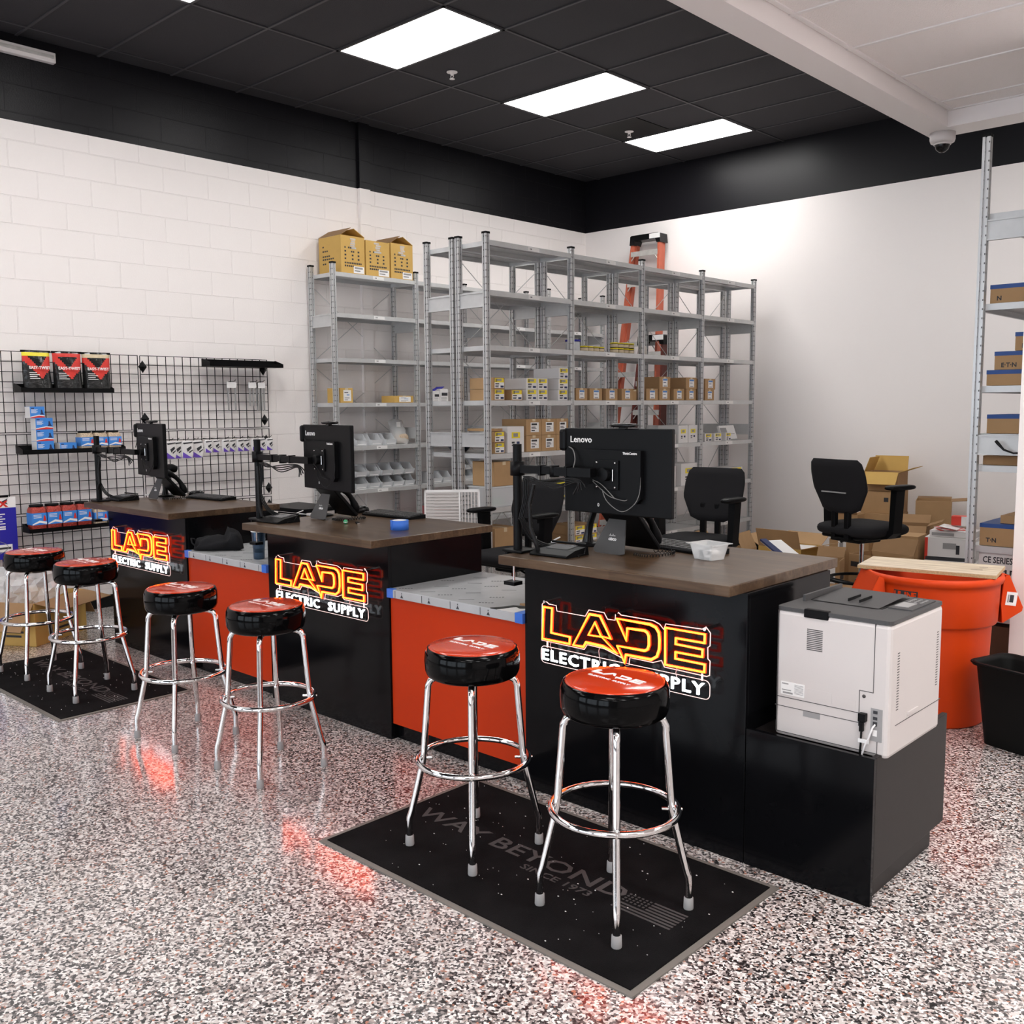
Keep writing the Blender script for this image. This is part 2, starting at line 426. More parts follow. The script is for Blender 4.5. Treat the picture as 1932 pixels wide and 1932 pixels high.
# black suspended ceiling: tiles, grid bars
m = MB(); m.box(-7.8, -2.46, -4.2, 9.66, ZC, ZC+.1); m.box(-2.46, 4.2, 6.6, 9.66, ZC, ZC+.1)
ceil_b = struct('ceiling', m, CEILB)
m = MB()
y = 4.815
ys = [4.815+.61*k for k in range(-14, 8)]
xs = [-5.14+1.22*k for k in range(-2, 8)]
for yy in ys:
    m.box(-7.8, -2.46, yy-.010, yy+.010, ZC-.008, ZC)
    if yy > 6.6: m.box(-2.46, 4.2, yy-.010, yy+.010, ZC-.008, ZC)
for xx in xs:
    m.box(xx-.010, xx+.010, (-4.2 if xx < -2.46 else 6.6), 9.66, ZC-.009, ZC)
m.obj('grid_bars', CEILG, ceil_b)
# lower white ceiling with its boxed edge
m = MB(); m.box(-2.29, 4.2, -4.2, 6.38, ZW, ZW+.06); ceil_w = struct('ceiling.001', m, CEILW)
m = MB()
for k in range(-18, 2):
    yy = 6.17-.61*(-k) if k <= 0 else 6.17+.2
    if yy > -4.2 and yy < 6.38: m.box(-2.29, 4.2, yy-.012, yy+.012, ZW-.006, ZW)
for xx in (-2.265, -1.0, .22, 1.44, 2.66): m.box(xx-.012, xx+.012, -4.2, 6.38, ZW-.007, ZW)
m.obj('grid_bars', CEILWG, ceil_w)
m = MB(); m.box(-2.46, -2.29, -4.2, 6.60, 3.30, ZW+.08); m.box(-2.46, -2.43, -4.2, 6.60, ZW+.08, ZC+.1)
m.box(-2.29, 4.2, 6.38, 6.60, 3.30, ZW+.08); m.box(-2.43, 4.2, 6.57, 6.60, ZW+.08, ZC+.1)
struct('trim_2', m, WHITEP)

def troffer(x, y, z, lens, label, group):
    t = thing('ceiling_light', label, 'ceiling light', (x, y, z), 0, group)
    f = MB(); W, D = .61, .305
    for a in ((-W, W, -D, -D+.02), (-W, W, D-.02, D), (-W, -W+.025, -D, D), (W-.025, W, -D, D)): f.box(*a, -.014, 0)
    f.obj('frame', CEILWG if lens is LENSW else CEILG, t)
    d = MB(); d.box(-W+.025, W-.025, -D+.02, D-.02, -.010, -.002); d.obj('diffuser', lens, t)
names = {4.815: 'lit white ceiling panel nearest the camera in the black ceiling', 6.645: 'lit white ceiling panel, middle one of the row in the black ceiling',
         8.475: 'lit white ceiling panel nearest the back wall in the black ceiling', 2.985: 'lit ceiling panel cut off by the top edge of the photo'}
for yy in (8.475, 6.645, 4.815, 2.985, 1.155, -.675, -2.5):
    troffer(-5.75, yy+.305, ZC, LENS, names.get(yy, 'lit ceiling panel in the black ceiling behind the camera'), 'light panels in the black ceiling')
for xx in (-.39, 2.05):  # unseen fill panels, added to brighten the floor and white tiles
    for yy in (4.64, 2.2, -.24, -2.68):
        troffer(xx, yy, ZW, LENSW, 'added fill light panel in the white ceiling out of the frame', 'added fill panels in the white ceiling')
for xx, yq in ((-2.09, 7.56), (.35, 7.56)):  # fill panels hidden by the soffit, added to brighten the back wall
    troffer(xx, yq, ZC, LENS, 'added unseen fill light panel in the black ceiling beyond the partition', 'light panels in the black ceiling')

def sprinkler(x, y, label):
    t = thing('sprinkler_head', label, 'sprinkler', (x, y, ZC), 0, 'ceiling sprinklers')
    m = MB(); m.lathe([(.0001, -.002), (.045, -.004), (.045, -.009), (.02, -.014), (.012, -.03), (.0001, -.03)], 16); m.obj('escutcheon', WHITEP, t)
    m = MB(); m.tube([(-.014, 0, -.03), (-.016, 0, -.045), (0, 0, -.058)], .003, 6); m.tube([(.014, 0, -.03), (.016, 0, -.045), (0, 0, -.058)], .003, 6)
    m.lathe([(.0001, -.058), (.022, -.060), (.022, -.062), (.0001, -.062)], 12); m.obj('deflector', WHITEP, t)
sprinkler(-6.08, 5.78, 'small sprinkler head in the black ceiling beside the nearest light panel')
sprinkler(-6.08, 8.23, 'small sprinkler head in the black ceiling beside the farthest light panel')
t = thing('dome_camera', 'white dome security camera under the corner of the white soffit', 'security camera', (-2.36, 6.50, 3.30))
m = MB(); m.lathe([(.0001, 0), (.076, 0), (.076, -.040), (.070, -.058), (.05, -.064), (.0001, -.066)], 28, sx=1.0); m.obj('housing', PLW, t)
m = MB(); m.lathe([(.046, -.062), (.046, -.075), (.037, -.10), (.02, -.115), (.0001, -.12)], 24); m.obj('dome', PLB2, t)
m = MB(); m.lathe([(.050, -.062), (.052, -.072), (.047, -.074), (.046, -.062)], 24); m.obj('dome_ring', PLW, t)
t = thing('ceiling_panel', 'smooth darker half tile in the black ceiling by the far light', 'ceiling panel', (-5.75, 8.17, ZC))
m = MB(); m.box(-.59, 0, -.29, .29, -.007, -.001); m.obj('panel', PLB, t)
# white metal channel high on the wall
t = thing('metal_channel', 'white metal channel strip fixed high on the black block wall', 'metal strip', (-7.745, 3.245, 4.21))
m = MB(); m.box(-.055, 0, -1.5, 0, 0, .075, 0); m.obj('channel', WHITEP, t, .006)
m = MB(); m.box(0, .012, -1.5, -.02, .028, .050, 0); m.box(0, .004, -.06, -.045, .035, .044, 1); m.box(0, .004, -.12, -.105, .035, .044, 1); m.obj('rail', [ALU, INK], t)

# ================================================================== counters
BASEF = 2.93
def island(x0, x1, z, tx0, tx1, ty1, label, toplabel):
    t = thing('service_counter', label, 'counter', ((x0+x1)/2, BASEF, 0), 0, 'black service counters')
    L = x0-(x0+x1)/2; Rr = x1-(x0+x1)/2
    m = MB(); m.box(L, Rr, 0, .018, .0, z-.037); m.obj('front_panel', BLACKL, t, .0015)
    m = MB(); m.box(L, L+.018, .018, .63, .0, z-.037); m.obj('side_panel', BLACKL, t, .0015)
    m = MB(); m.box(Rr-.018, Rr, .018, .63, .0, z-.037); m.obj('side_panel', BLACKL, t, .0015)
    m = MB(); m.box(L+.018, Rr-.018, .25, .268, .05, z-.037); m.obj('back_panel', BLACKL, t)
    c = (x0+x1)/2
    m = MB(); m.box(tx0-c, tx1-c, 2.825-BASEF, ty1-BASEF, z-.037, z); m.obj('wood_top', WOOD, t, .003)
    return t
I3 = island(-2.687, -1.655, 1.000, -2.737, -1.665, 3.645, 'black service counter nearest the camera with a dark wood top', '')
I2 = island(-4.600, -3.570, .985, -4.680, -3.565, 3.64, 'middle black service counter with a dark wood top', '')
I1 = island(-6.550, -5.500, .978, -6.690, -5.505, 3.61, 'farthest black service counter with a dark wood top beside the grid wall', '')
# printer plinth beside the near counter
t = thing('printer_stand', 'low black laminate stand carrying the white printer', 'cabinet', (-1.43, BASEF, 0))
m = MB(); m.box(-.222, .23, 0, .018, .0, .490); m.obj('front_panel', BLACKL, t, .0015)
m = MB(); m.box(.212, .23, .018, .635, .085, .490); m.obj('side_panel', BLACKD, t, .0015)
m = MB(); m.box(-.222, .212, .018, .635, .455, .472); m.obj('top_shelf', BLACKD, t)
m = MB(); m.box(.185, .205, .018, .58, 0, .085); m.box(-.222, .185, .562, .58, 0, .085); m.obj('toe_kick', BLACKD, t)
m = MB(); m.box(-.222, .212, .617, .635, .085, .455); m.obj('back_panel', BLACKD, t)

def orange_desk(x0, x1, label, tlabel, torn):
    c = (x0+x1)/2; L = x0-c; Rr = x1-c
    t = thing('orange_cabinet', label, 'cabinet', (c, BASEF, 0), 0, 'orange low cabinets')
    m = MB(); m.box(L+.002, Rr-.002, .010, .028, .080, .706); m.obj('front_panel', ORANGEL, t, .001)
    m = MB(); m.box(L+.002, Rr-.002, .04, .058, 0, .08); m.obj('toe_kick', BLACKL, t)
    m = MB(); m.box(L+.002, Rr-.002, .028, .62, .66, .706); m.obj('carcass', BLACKD, t)
    k = thing('grey_countertop', tlabel, 'countertop', (c, BASEF, .706), 0, 'film-covered countertops')
    m = MB(); m.box(L+.003, Rr-.003, -.012, .63, 0, .040, 0); m.obj('slab', FILM, k, .003)
    rnd = random.Random(3 if torn else 5)
    m = MB()
    for i in range(7):
        for j in range(4):
            u = L+.08+i*.13+rnd.uniform(-.02, .02)+(j % 2)*.06; v = .05+j*.15+rnd.uniform(-.02, .02)
            if u > Rr-.08 or (torn and u > Rr-.26 and v < .3): continue
            T = TR(u, v, .0402) @ RZ(rnd.choice([.75, .75, .62]))
            if (i+j) % 2: m.box(-.035, .035, -.0015, .0015, 0, .0006, 0, T)
            else:
                for q in range(5): m.box(-.035+q*.014, -.026+q*.014, -.006, .004-.003*(q % 2), 0, .0006, 0, T)
    for i in range(5):
        u = L+.06+i*.19
        if torn and u > Rr-.2: continue
        m.box(u, u+.003, -.0126, -.0120, .004, .036); m.prism([(u+.04, .008), (u+.06, .008), (u+.05, .024)], -.0126, -.0120, 'y'); m.prism([(u+.046, .026), (u+.054, .026), (u+.05, .034)], -.0126, -.0120, 'y')
    m.obj('film_print', INK, k)
    for xx in ((L+.003,) if torn else (L+.003, Rr-.045)):
        m = MB(); m.box(xx-.001, xx+.043, -.0135, .012, -.001, .0415); m.obj('tape_patch', BLUETAPE, k)
    if torn:
        m = MB(); m.box(Rr-.046, Rr-.002, -.0135, .05, -.001, .0415); m.obj('tape_patch', BLUETAPE, k)
        m = MB()
        m.prism([(Rr-.15, -.013), (Rr-.05, -.013), (Rr-.05, .09), (Rr-.09, .06), (Rr-.12, .075), (Rr-.14, .03)], .0402, .0412, 'z', 0)
        m.prism([(Rr-.19, -.013), (Rr-.15, -.013), (Rr-.135, .03), (Rr-.12, .08), (Rr-.09, .065), (Rr-.06, .10), (Rr-.10, .11), (Rr-.15, .09), (Rr-.165, .04)], .0404, .0430, 'z', 1)
        m.prism([(Rr-.14, .12), (Rr-.03, .10), (Rr-.03, .20), (Rr-.09, .19)], .0402, .048, 'z', 2)
        m.obj('torn_film', [WBOX, RUBB, KRAFTD], k)
orange_desk(-3.570, -2.687, 'orange-fronted low cabinet between the near and middle black counters', 'grey film-covered countertop with a torn corner beside the near counter', True)
orange_desk(-5.500, -4.600, 'orange-fronted low cabinet between the middle and farthest black counters', 'grey film-covered countertop holding the tumbler and black bag', False)

# ------------------------------------------------------------------ neon signs
LT = [[(-2.534, .806), (-2.489, .806), (-2.494, .706), (-2.397, .704), (-2.399, .676), (-2.541, .675)],
      [(-2.381, .675), (-2.300, .809), (-2.248, .809), (-2.196, .729), (-2.243, .732), (-2.166, .678), (-2.235, .694), (-2.317, .696), (-2.329, .676)],
      [(-2.273, .781), (-2.305, .727), (-2.241, .729)],
      [(-2.169, .811), (-2.018, .811), (-1.993, .804), (-1.979, .786), (-1.976, .760), (-1.977, .725), (-1.987, .697), (-2.012, .681), (-2.126, .680), (-2.131, .648), (-2.166, .707), (-2.041, .709), (-2.028, .717), (-2.022, .734), (-2.023, .767), (-2.030, .779), (-2.042, .784), (-2.120, .781), (-2.124, .734)],
      [(-1.951, .809), (-1.787, .810), (-1.787, .779), (-1.906, .778), (-1.907, .756), (-1.795, .755), (-1.796, .728), (-1.907, .727), (-1.907, .703), (-1.786, .703), (-1.787, .675), (-1.951, .673)]]
OUTL = [(-2.552, .812), (-2.540, .826), (-2.525, .824), (-2.517, .818), (-2.478, .817), (-2.474, .795), (-2.330, .795), (-2.312, .822), (-2.238, .822), (-2.222, .799), (-2.186, .800), (-2.184, .822), (-2.170, .832), (-2.158, .824), (-2.012, .824), (-1.984, .815), (-1.966, .798), (-1.958, .820), (-1.805, .824), (-1.790, .834), (-1.772, .815), (-1.773, .770), (-1.782, .762), (-1.781, .722), (-1.772, .715), (-1.773, .664), (-1.785, .658), (-1.962, .660), (-1.975, .682), (-2.012, .668), (-2.116, .668), (-2.120, .640), (-2.135, .636), (-2.150, .660), (-2.235, .682), (-2.320, .684), (-2.335, .663), (-2.555, .664)]
SX0 = -2.165
def neon_sign(x, label):
    t = thing('neon_sign', label, 'neon sign', (x, BASEF-.046, .70), 0, 'glowing signs on the counter fronts')
    m = MB(); m.prism([(a-SX0, b-.70) for a, b in OUTL], 0, .004, 'y'); 
    m.prism([(p[0], p[1]-.091) for p in m.rrect(.394, .034, .02)], 0, .004, 'y')
    m.obj('acrylic_panel', ACRY, t)
    m = MB()
    m.tube([(a-SX0, .002, b-.70) for a, b in OUTL], .0018, 6, 0, True)
    m.tube([(p[0], .002, p[1]-.091) for p in m.rrect(.394, .034, .02)], .0014, 6, 0, True)
    m.obj('acrylic_edge', ACRYE, t)
    for name, polys in zip(('letter_tube',)*4, ((LT[0],), (LT[1], LT[2]), (LT[3],), (LT[4],))):
        m = MB()
        for pl in polys:
            P = [(a-SX0, b-.70) for a, b in pl]
            m.tube([(a, -.0105, b) for a, b in P], .0048, 8, 0, True)
            m.tube([(a, -.0055, b) for a, b in P], .0056, 8, 1, True)
        m.obj('letter_tube', [NEONY, NEONR], t)
    m = MB(); m.text('ELECTRIC', .063, TR(-.385, -.006, -.091) @ FY, 0, .003, .0007, 'LEFT', sx=1.26, sp=1.17); m.obj('small_lettering', NEONW, t)
    m = MB(); m.text('SUPPLY', .063, TR(.375, -.006, -.091) @ FY, 0, .003, .0007, 'RIGHT', sx=1.26, sp=1.17); m.obj('small_lettering', NEONW, t)
    for xx, zz in ((-.372, .125), (-.01, .128), (.372, .126)):
        m = MB(); m.tube([(xx, -.004, zz), (xx, .045, zz)], .006, 10); m.obj('standoff', CHROME, t)
    for xx, z0 in ((-.335, -.028), (-.09, -.01), (.26, -.03)):
        m = MB(); m.tube([(xx, -.002, z0), (xx-.004, -.004, z0-.02), (xx+.002, -.002, -.075)], .0012, 5); m.obj('wire', CABW, t)
    for xx in (-.36, .362):
        m = MB(); m.box(xx-.003, xx+.003, 0, .004, -.06, -.035); m.obj('panel_link', ACRYE, t)
neon_sign(-2.165, 'glowing amber and white sign on the near black counter')
neon_sign(-4.067, 'glowing amber and white sign on the middle black counter')
neon_sign(-6.020, 'glowing amber and white sign on the farthest black counter')

# ------------------------------------------------------------------ bar stools
LOGO = [[(0, 10), (4.2, 10), (3.6, 3.2), (11.5, 3.0), (11.3, 0), (-.2, 0)],
        [(12, 0), (18.6, 10), (22.4, 10), (26.8, 3.2), (23.5, 4.2), (20.6, 7.6), (19, 4.6), (17.2, 2.6), (15.4, 0)],
        [(29, 10), (41, 10), (43.6, 8), (44, 5), (43.4, 2), (41, 0), (31.8, 0), (31.6, -2.2), (28.4, 2.8), (38.6, 2.9), (40, 4), (40, 6.2), (38.8, 7.3), (32.4, 7.1), (32.2, 3.9)],
        [(46.4, 10), (59, 10), (59, 7.6), (50, 7.6), (50, 6.1), (58.6, 6.1), (58.6, 4), (50, 4), (50, 2.4), (59.2, 2.4), (59.2, 0), (46.4, 0)]]
HS = .745
def make_stool():
    t = thing('bar_stool', '', 'bar stool', (0, 0, 0), 0, 'chrome bar stools with round orange seats')
    m = MB(); m.lathe([(.0001, HS-.110), (.150, HS-.110), (.163, HS-.102), (.170, HS-.085), (.172, HS-.05), (.170, HS-.022), (.163, HS-.006), (.158, HS-.003), (.154, HS-.007), (.0001, HS-.006)], 48)
    m.obj('seat', VINYL, t)
    m = MB(); m.lathe([(.157, HS-.008), (.1555, HS-.0005), (.15, HS+.001), (.10, HS+.004), (.05, HS+.005), (.0001, HS+.005)], 48)
    top = m.obj('seat_cover', REDV, t)
    m = MB(); k = .0034
    for pl in LOGO:
        m.prism([((a-29.5)*k, (b-5)*k+.018) for a, b in pl], HS+.0045, HS+.0062, 'z')
    m.text('ELECTRIC  SUPPLY', .0145, TR(0, -.028, HS+.0054), 0, .0006, .0002, sx=1.45)
    m.obj('seat_print', WHITEINK, top)
    for i in range(4):
        a = PI/4+i*PI/2; c, s_ = math.cos(a), math.sin(a)
        pr = [(.03, .628), (.10, .630), (.128, .628), (.150, .618), (.160, .598), (.162, .57), (.181, .33), (.186, .305), (.228, .125), (.235, .105), (.237, .085), (.237, .022)]
        m = MB(); m.tube([(r*c, r*s_, z) for r, z in pr], .0122, 12); lg = m.obj('leg', CHROME, t)
        m = MB(); m.lathe([(.0155, 0), (.0165, .004), (.0155, .036), (.013, .038)], 14, 0, TR(.237*c, .237*s_, 0)); m.obj('rubber_foot', RUBG, lg)
        m = MB(); m.tube([(.196*c, .196*s_, .328), (.214*c, .214*s_, .328)], [.007, .005], 8)
        m.tube([(.150*c, .150*s_, .328), (.170*c, .170*s_, .328)], [.005, .006], 8); m.obj('bolt', CHROME, lg)
    m = MB(); m.tube([(.201*math.cos(2*PI*j/48), .201*math.sin(2*PI*j/48), .328) for j in range(48)], .0115, 10, 0, True); m.obj('foot_ring', CHROME, t)
    m = MB(); m.lathe([(.0001, .615), (.06, .615), (.06, .636), (.0001, .636)], 20); m.obj('swivel_plate', PLG, t)
    return remember(t)
st = make_stool()
MAT_H = .009
stools = [(-1.80, 2.375, MAT_H, -.10, 'bar stool nearest the camera, right one on the near black mat'),
          (-2.45, 2.390, MAT_H, -.02, 'bar stool on the near black mat in front of the orange cabinet'),
          (-3.69, 2.330, 0, .02, 'bar stool on bare floor before the middle counter sign'),
          (-4.37, 2.290, 0, .06, 'bar stool on bare floor before the orange cabinet beyond'),
          (-5.47, 2.300, MAT_H, .02, 'bar stool on the far black mat, right one of its pair'),
          (-6.15, 2.280, MAT_H, .10, 'bar stool farthest from the camera, by the blue display card')]
for i, (x, y, z, rz, lab) in enumerate(stools):
    if i == 0: st.location = (x, y, z); st.rotation_euler = (0, 0, rz); st['label'] = lab
    else: dup(st, (x, y, z), rz, lab)

# ------------------------------------------------------------------ floor mats
def floor_mat(x0, x1, y0, y1, tx, label):
    t = thing('floor_mat', label, 'floor mat', ((x0+x1)/2, (y0+y1)/2, 0), 0, 'black floor mats under the stools')
    hx, hy = (x1-x0)/2, (y1-y0)/2
    m = MB(); b = .022
    for a in ((-hx, hx, -hy, -hy+b), (-hx, hx, hy-b, hy), (-hx, -hx+b, -hy+b, hy-b), (hx-b, hx, -hy+b, hy-b)): m.box(*a, 0, .005)
    m.obj('border', MATEDGE, t)
    m = MB(); m.box(-hx+b, hx-b, -hy+b, hy-b, 0, .008); m.obj('pile', CARPET, t)
    m = MB()
    m.text('WAY BEYOND', .112, TR(tx, .020, .0085), 0, .0004, .0012, sx=1.36)
    m.text('SINCE 1973', .048, TR(tx+.26, -.055, .0085), 0, .0004, .0006, sx=1.30)
    fx, fy = tx+.500, -.062
    for k in range(7):
        yy = fy+k*.0165
        m.box(fx+(.10 if k > 2 else 0), fx+.225, yy, yy+.008, .008, .009)
    for r in range(4):
        for c in range(6): m.box(fx+.004+c*.016, fx+.012+c*.016, fy+.054+r*.0145, fy+.061+r*.0145, .008, .009)
    m.obj('mat_print', MATINK, t)
    rnd = random.Random(int(-x0*10)); m = MB()
    for i in range(90):
        u, v = rnd.uniform(-hx+.04, hx-.04), rnd.uniform(-hy+.04, hy-.04); q = rnd.choice([.0012, .0018, .003])
        m.cbox((u, v, .009), (q*1.6, q, .0015), 0, None)
    m.obj('debris', LABW, t)['kind'] = 'stuff'
floor_mat(-2.905, -1.472, 2.026, 2.848, -.125, 'black floor mat with grey lettering under the two nearest stools')
floor_mat(-6.52, -5.062, 1.945, 2.70, -.10, 'black floor mat with grey lettering under the two farthest stools')
# ================================================================== desk equipment
def monitor_arm(x, y, z, mx, my, mz, label, variant):
    """clamped pole with arm reaching to the back of a monitor"""
    t = thing('monitor_arm', label, 'monitor arm', (x, y, z), 0, 'black pole monitor arms')
    m = MB(); m.tube([(0, 0, .010), (0, 0, .45)], .0185, 18); m.obj('pole', PLB, t)
    m = MB(); m.box(-.055, .055, -.04, .055, 0, .012); m.obj('base_plate', PLB, t, .004)
    m = MB(); m.box(-.045, -.033, -.03, .03, -.048, .0); m.tube([(-.005, -.02, -.05), (-.005, -.02, -.125)], .005, 8, 1); m.lathe([(.0001, 0), (.022, 0), (.022, .008), (.0001, .008)], 14, 0, TR(-.005, -.02, -.052))
    m.box(-.04, .02, -.045, .005, -.137, -.122, 0); m.obj('clamp', [PLB, CHROME], t)
    m = MB(); m.lathe([(.02, -.028), (.030, -.028), (.030, .03), (.02, .03)], 18, 0, TR(0, 0, mz-z)); m.obj('collar', PLB, t)
    dx, dy = mx-x, my-y
    m = MB()
    a = math.atan2(dy, dx); L = math.hypot(dx, dy); T = TR(0, 0, mz-z) @ RZ(a)
    m.box(.02, L*.48, -.014, .014, -.016, .016, 0, T); m.box(L*.45, L-.03, -.017, .017, -.020, .014, 0, T)
    m.lathe([(.0001, -.026), (.02, -.026), (.02, .02), (.0001, .02)], 14, 0, T @ TR(L*.47, 0, 0))
    for q in (.3, .62): m.box(L*q, L*q+.012, -.019, .019, -.023, .019, 0, T)
    m.obj('arm', PLB, t)
    m = MB()
    rnd = random.Random(variant)
    P0 = T @ Vector((.05, -.02, -.03))
    for k in range(4):
        e = T @ Vector((L-.05-.02*k, -.02, -.06-.01*k)); mid = T @ Vector((L*.5, -.025, -.035-.012*k))
        m.cable([P0, T @ Vector((L*.25, -.022, -.05+.006*k)), mid, T @ Vector((L*.78, -.02, -.028-.004*k)), e], .003, 6)
    zz = mz-z
    sl = [P0+Vector((0, 0, -.005)), Vector((.05, -.015, zz-.11)), Vector((.03, -.022, zz-.20)), Vector((.032, -.02, zz*.4)), Vector((.06, .02, .05)), Vector((.13, .09, .012))]
    for k in range(3):
        m.cable([p+Vector((.006*k, .004*k, .004*k)) for p in sl], .0035, 6)
    m.obj('cable', WIRE, t)
    m = MB()
    if variant == 3:
        path = [Vector((.10, -.01, zz-.06)), Vector((.085, -.02, zz-.14)), Vector((.09, -.02, zz-.24)), Vector((.11, -.01, zz-.30)), Vector((.115, 0, zz-.335))]
    elif variant == 2:
        path = [Vector((.030, -.02, zz-.05)), Vector((.034, -.02, zz-.15)), Vector((.034, -.02, zz-.28)), Vector((.045, -.01, .02))]
    else:
        path = [Vector((.06, -.01, zz-.05)), Vector((.055, -.02, zz-.14)), Vector((.06, -.02, zz-.23)), Vector((.03, -.02, zz-.27))]
    pts = []; rs = []
    for i in range(len(path)-1):
        for k in range(14):
            q = k/14; pts.append(path[i].lerp(path[i+1], q)); rs.append(.0095 if k % 2 else .0075)
    m.tube(pts, rs, 8); m.obj('cable_sleeve', WIRE, t)
    return t

def monitor(x, y, z, rz, label, big):
    """back of an all-in-one screen, z is the bottom edge; the back faces local -y"""
    t = thing('computer_monitor', label, 'monitor', (x, y, z), rz, 'black monitors on the counters')
    m = MB(); m.box(-.262, .262, 0, .022, 0, .338); m.obj('screen_body', PLB, t, .004)
    m = MB(); m.box(-.257, .257, .022, .0235, .012, .333); m.obj('screen', PLB2, t)
    m = MB(); m.prism([(-.145, .05), (.115, .05), (.135, .07), (.135, .255), (-.145, .255)], -.022, 0, 'y'); m.obj('rear_housing', PLB, t, .003)
    m = MB(); m.box(-.085, .035, -.030, -.022, .10, .215); m.lathe([(.0001, 0), (.026, 0), (.026, .028), (.0001, .028)], 16, 0, TR(-.02, -.03, .16) @ RX(PI/2)); 
    m.obj('vesa_plate', PLB, t, .002)
    m = MB()
    for a, b in ((-.07, .11), (.02, .11), (-.07, .205), (.02, .205)): m.lathe([(.0001, 0), (.004, 0), (.004, .003), (.0001, .003)], 8, 0, TR(a, -.030, b) @ RX(PI/2))
    m.tube([(.012, -.034, .135), (.012, -.034, .18)], .0025, 6); m.obj('screws', CHROME, t)
    m = MB(); m.box(-.286, -.250, -.012, .024, .245, .334); m.obj('side_module', PLB, t, .012)
    m = MB(); m.pillow(.11, .055, .016, 0, TR(.035, .008, .350)); m.box(.02, .05, -.008, .012, .336, .345); m.obj('webcam', PLB2, t)
    m = MB(); m.text('Lenovo', .036, TR(-.175, -.0006, .292) @ FY, 0, .0004, .0004, sx=1.05); m.text('ThinkCentre', .013, TR(.085, -.0228, .243) @ FY, 0, .0004, .0003)
    m.text('0', .02, TR(-.085, -.0006, .034) @ FY, 0, .0004, .0003)
    m.obj('logo', LABW, t)
    m = MB()
    m.cable([(-.09, -.03, .13), (-.05, -.034, .105), (.0, -.036, .075), (.06, -.03, .062), (.075, -.024, .065)], .0017, 6)
    m.cable([(-.09, -.03, .135), (-.04, -.038, .12), (.02, -.034, .07)], .0017, 6)
    m.cable([(-.04, -.034, .10), (-.01, -.04, .055), (.06, -.04, .02), (.115, -.034, .05), (.133, -.022, .10), (.133, -.020, .17)], .0017, 6)
    m.cable([(-.235, -.004, .262), (-.205, -.014, .25), (-.19, -.02, .215), (-.19, -.03, .18)], .0024, 6)
    m.obj('cable', mat('grey_cable', (.16, .155, .15), .4) if big else WIRE, t)
    return t

def phone(x, y, z, rz, label):
    t = thing('desk_phone', label, 'phone', (x, y, z), rz, 'black desk phones')
    T = RX(math.radians(-48))
    m = MB(); m.box(-.105, .10, -.215, .0, .0, .022, 0, TR(0, .09, .008) @ T)
    m.obj('phone_body', PLB, t, .006)
    m = MB(); m.box(-.095, .09, -.235, -.165, .004, .034, 0, TR(0, .09, .008) @ T); m.obj('display_hood', PLB, t, .006)
    m = MB(); m.prism([(-.062, .148), (.03, .148), (.072, .006), (.050, 0), (-.085, 0), (-.10, .015)], -.010, -.006, 'y', 0, TR(-.005, -.085, .0) @ RX(math.radians(-24)))
    m.obj('stand', PLG, t, .001)
    m = MB(); m.text('cisco', .021, TR(-.015, -.070, .062) @ RX(math.radians(-24)) @ FY, 0, .0006, .0006)
    for k in range(7): m.box(-.032+k*.005, -.0305+k*.005, -.0707, -.0697, .074, .078+.005*(1 if k % 3 == 1 else 0), 0)
    m.obj('logo', LABW, t)
    m = MB(); pr = []
    for k in range(11):
        q = k/10; pr.append(TR(.078, .09, .008) @ T @ Vector((0, -.225+.215*q, .030+.030*math.sin(PI*q))))
    m.tube(pr, [.016, .024, .022, .017, .015, .015, .015, .017, .022, .024, .016], 10); m.obj('handset', PLB, t)
    m = MB(); pts = []
    for k in range(120):
        q = k/119; a = q*26*2*PI
        base = Vector((.09+.05*math.sin(q*PI)+.10*q*(1-q)*2, .06-.12*q*q+.05*math.sin(q*PI*2), .010))
        pts.append(base+Vector((.0, .006*math.cos(a), .006*math.sin(a))))
    m.tube(pts, .0018, 5); m.obj('coiled_cord', WIRE, t)
    return t

def keyboard(x, y, z, rz, label):
    t = thing('keyboard', label, 'keyboard', (x, y, z), rz, 'black keyboards')
    m = MB(); m.prism([(-.065, 0), (.065, 0), (.065, .022), (-.065, .012)], -.20, .20, 'x'); m.obj('keyboard_body', PLB, t, .003)
    m = MB()
    for r in range(5):
        for c in range(17):
            zz = .0125+.010*(r*.024+.012)/.13
            m.box(-.192+c*.0226, -.192+c*.0226+.0185, -.056+r*.0232, -.056+r*.0232+.0185, zz, zz+.007)
    m.obj('keys', PLG, t)
    return t

def signature_pad(x, y, z, rz, label):
    t = thing('signature_pad', label, 'signature pad', (x, y, z), rz, 'signature pads on the counters')
    m = MB(); m.prism([(-.075, 0), (.075, 0), (.070, .036), (-.02, .026), (-.075, .010)], -.095, .095, 'x'); m.obj('pad_body', PLB, t, .008)
    m = MB(); m.box(-.055, .055, -.036, .036, .0, .0015, 0, TR(0, .018, .0310) @ RX(math.radians(6.8))); m.obj('pad_screen', mat('pad_glass', (.08, .08, .085), .25), t)
    m = MB(); m.tube([(-.09, .068, .042), (.088, .068, .042)], .005, 8); m.tube([(.095, .05, .03), (.115, .02, .012), (.10, -.01, .008), (.125, -.03, .006)], .0022, 6); m.obj('stylus', PLB, t)
    return t

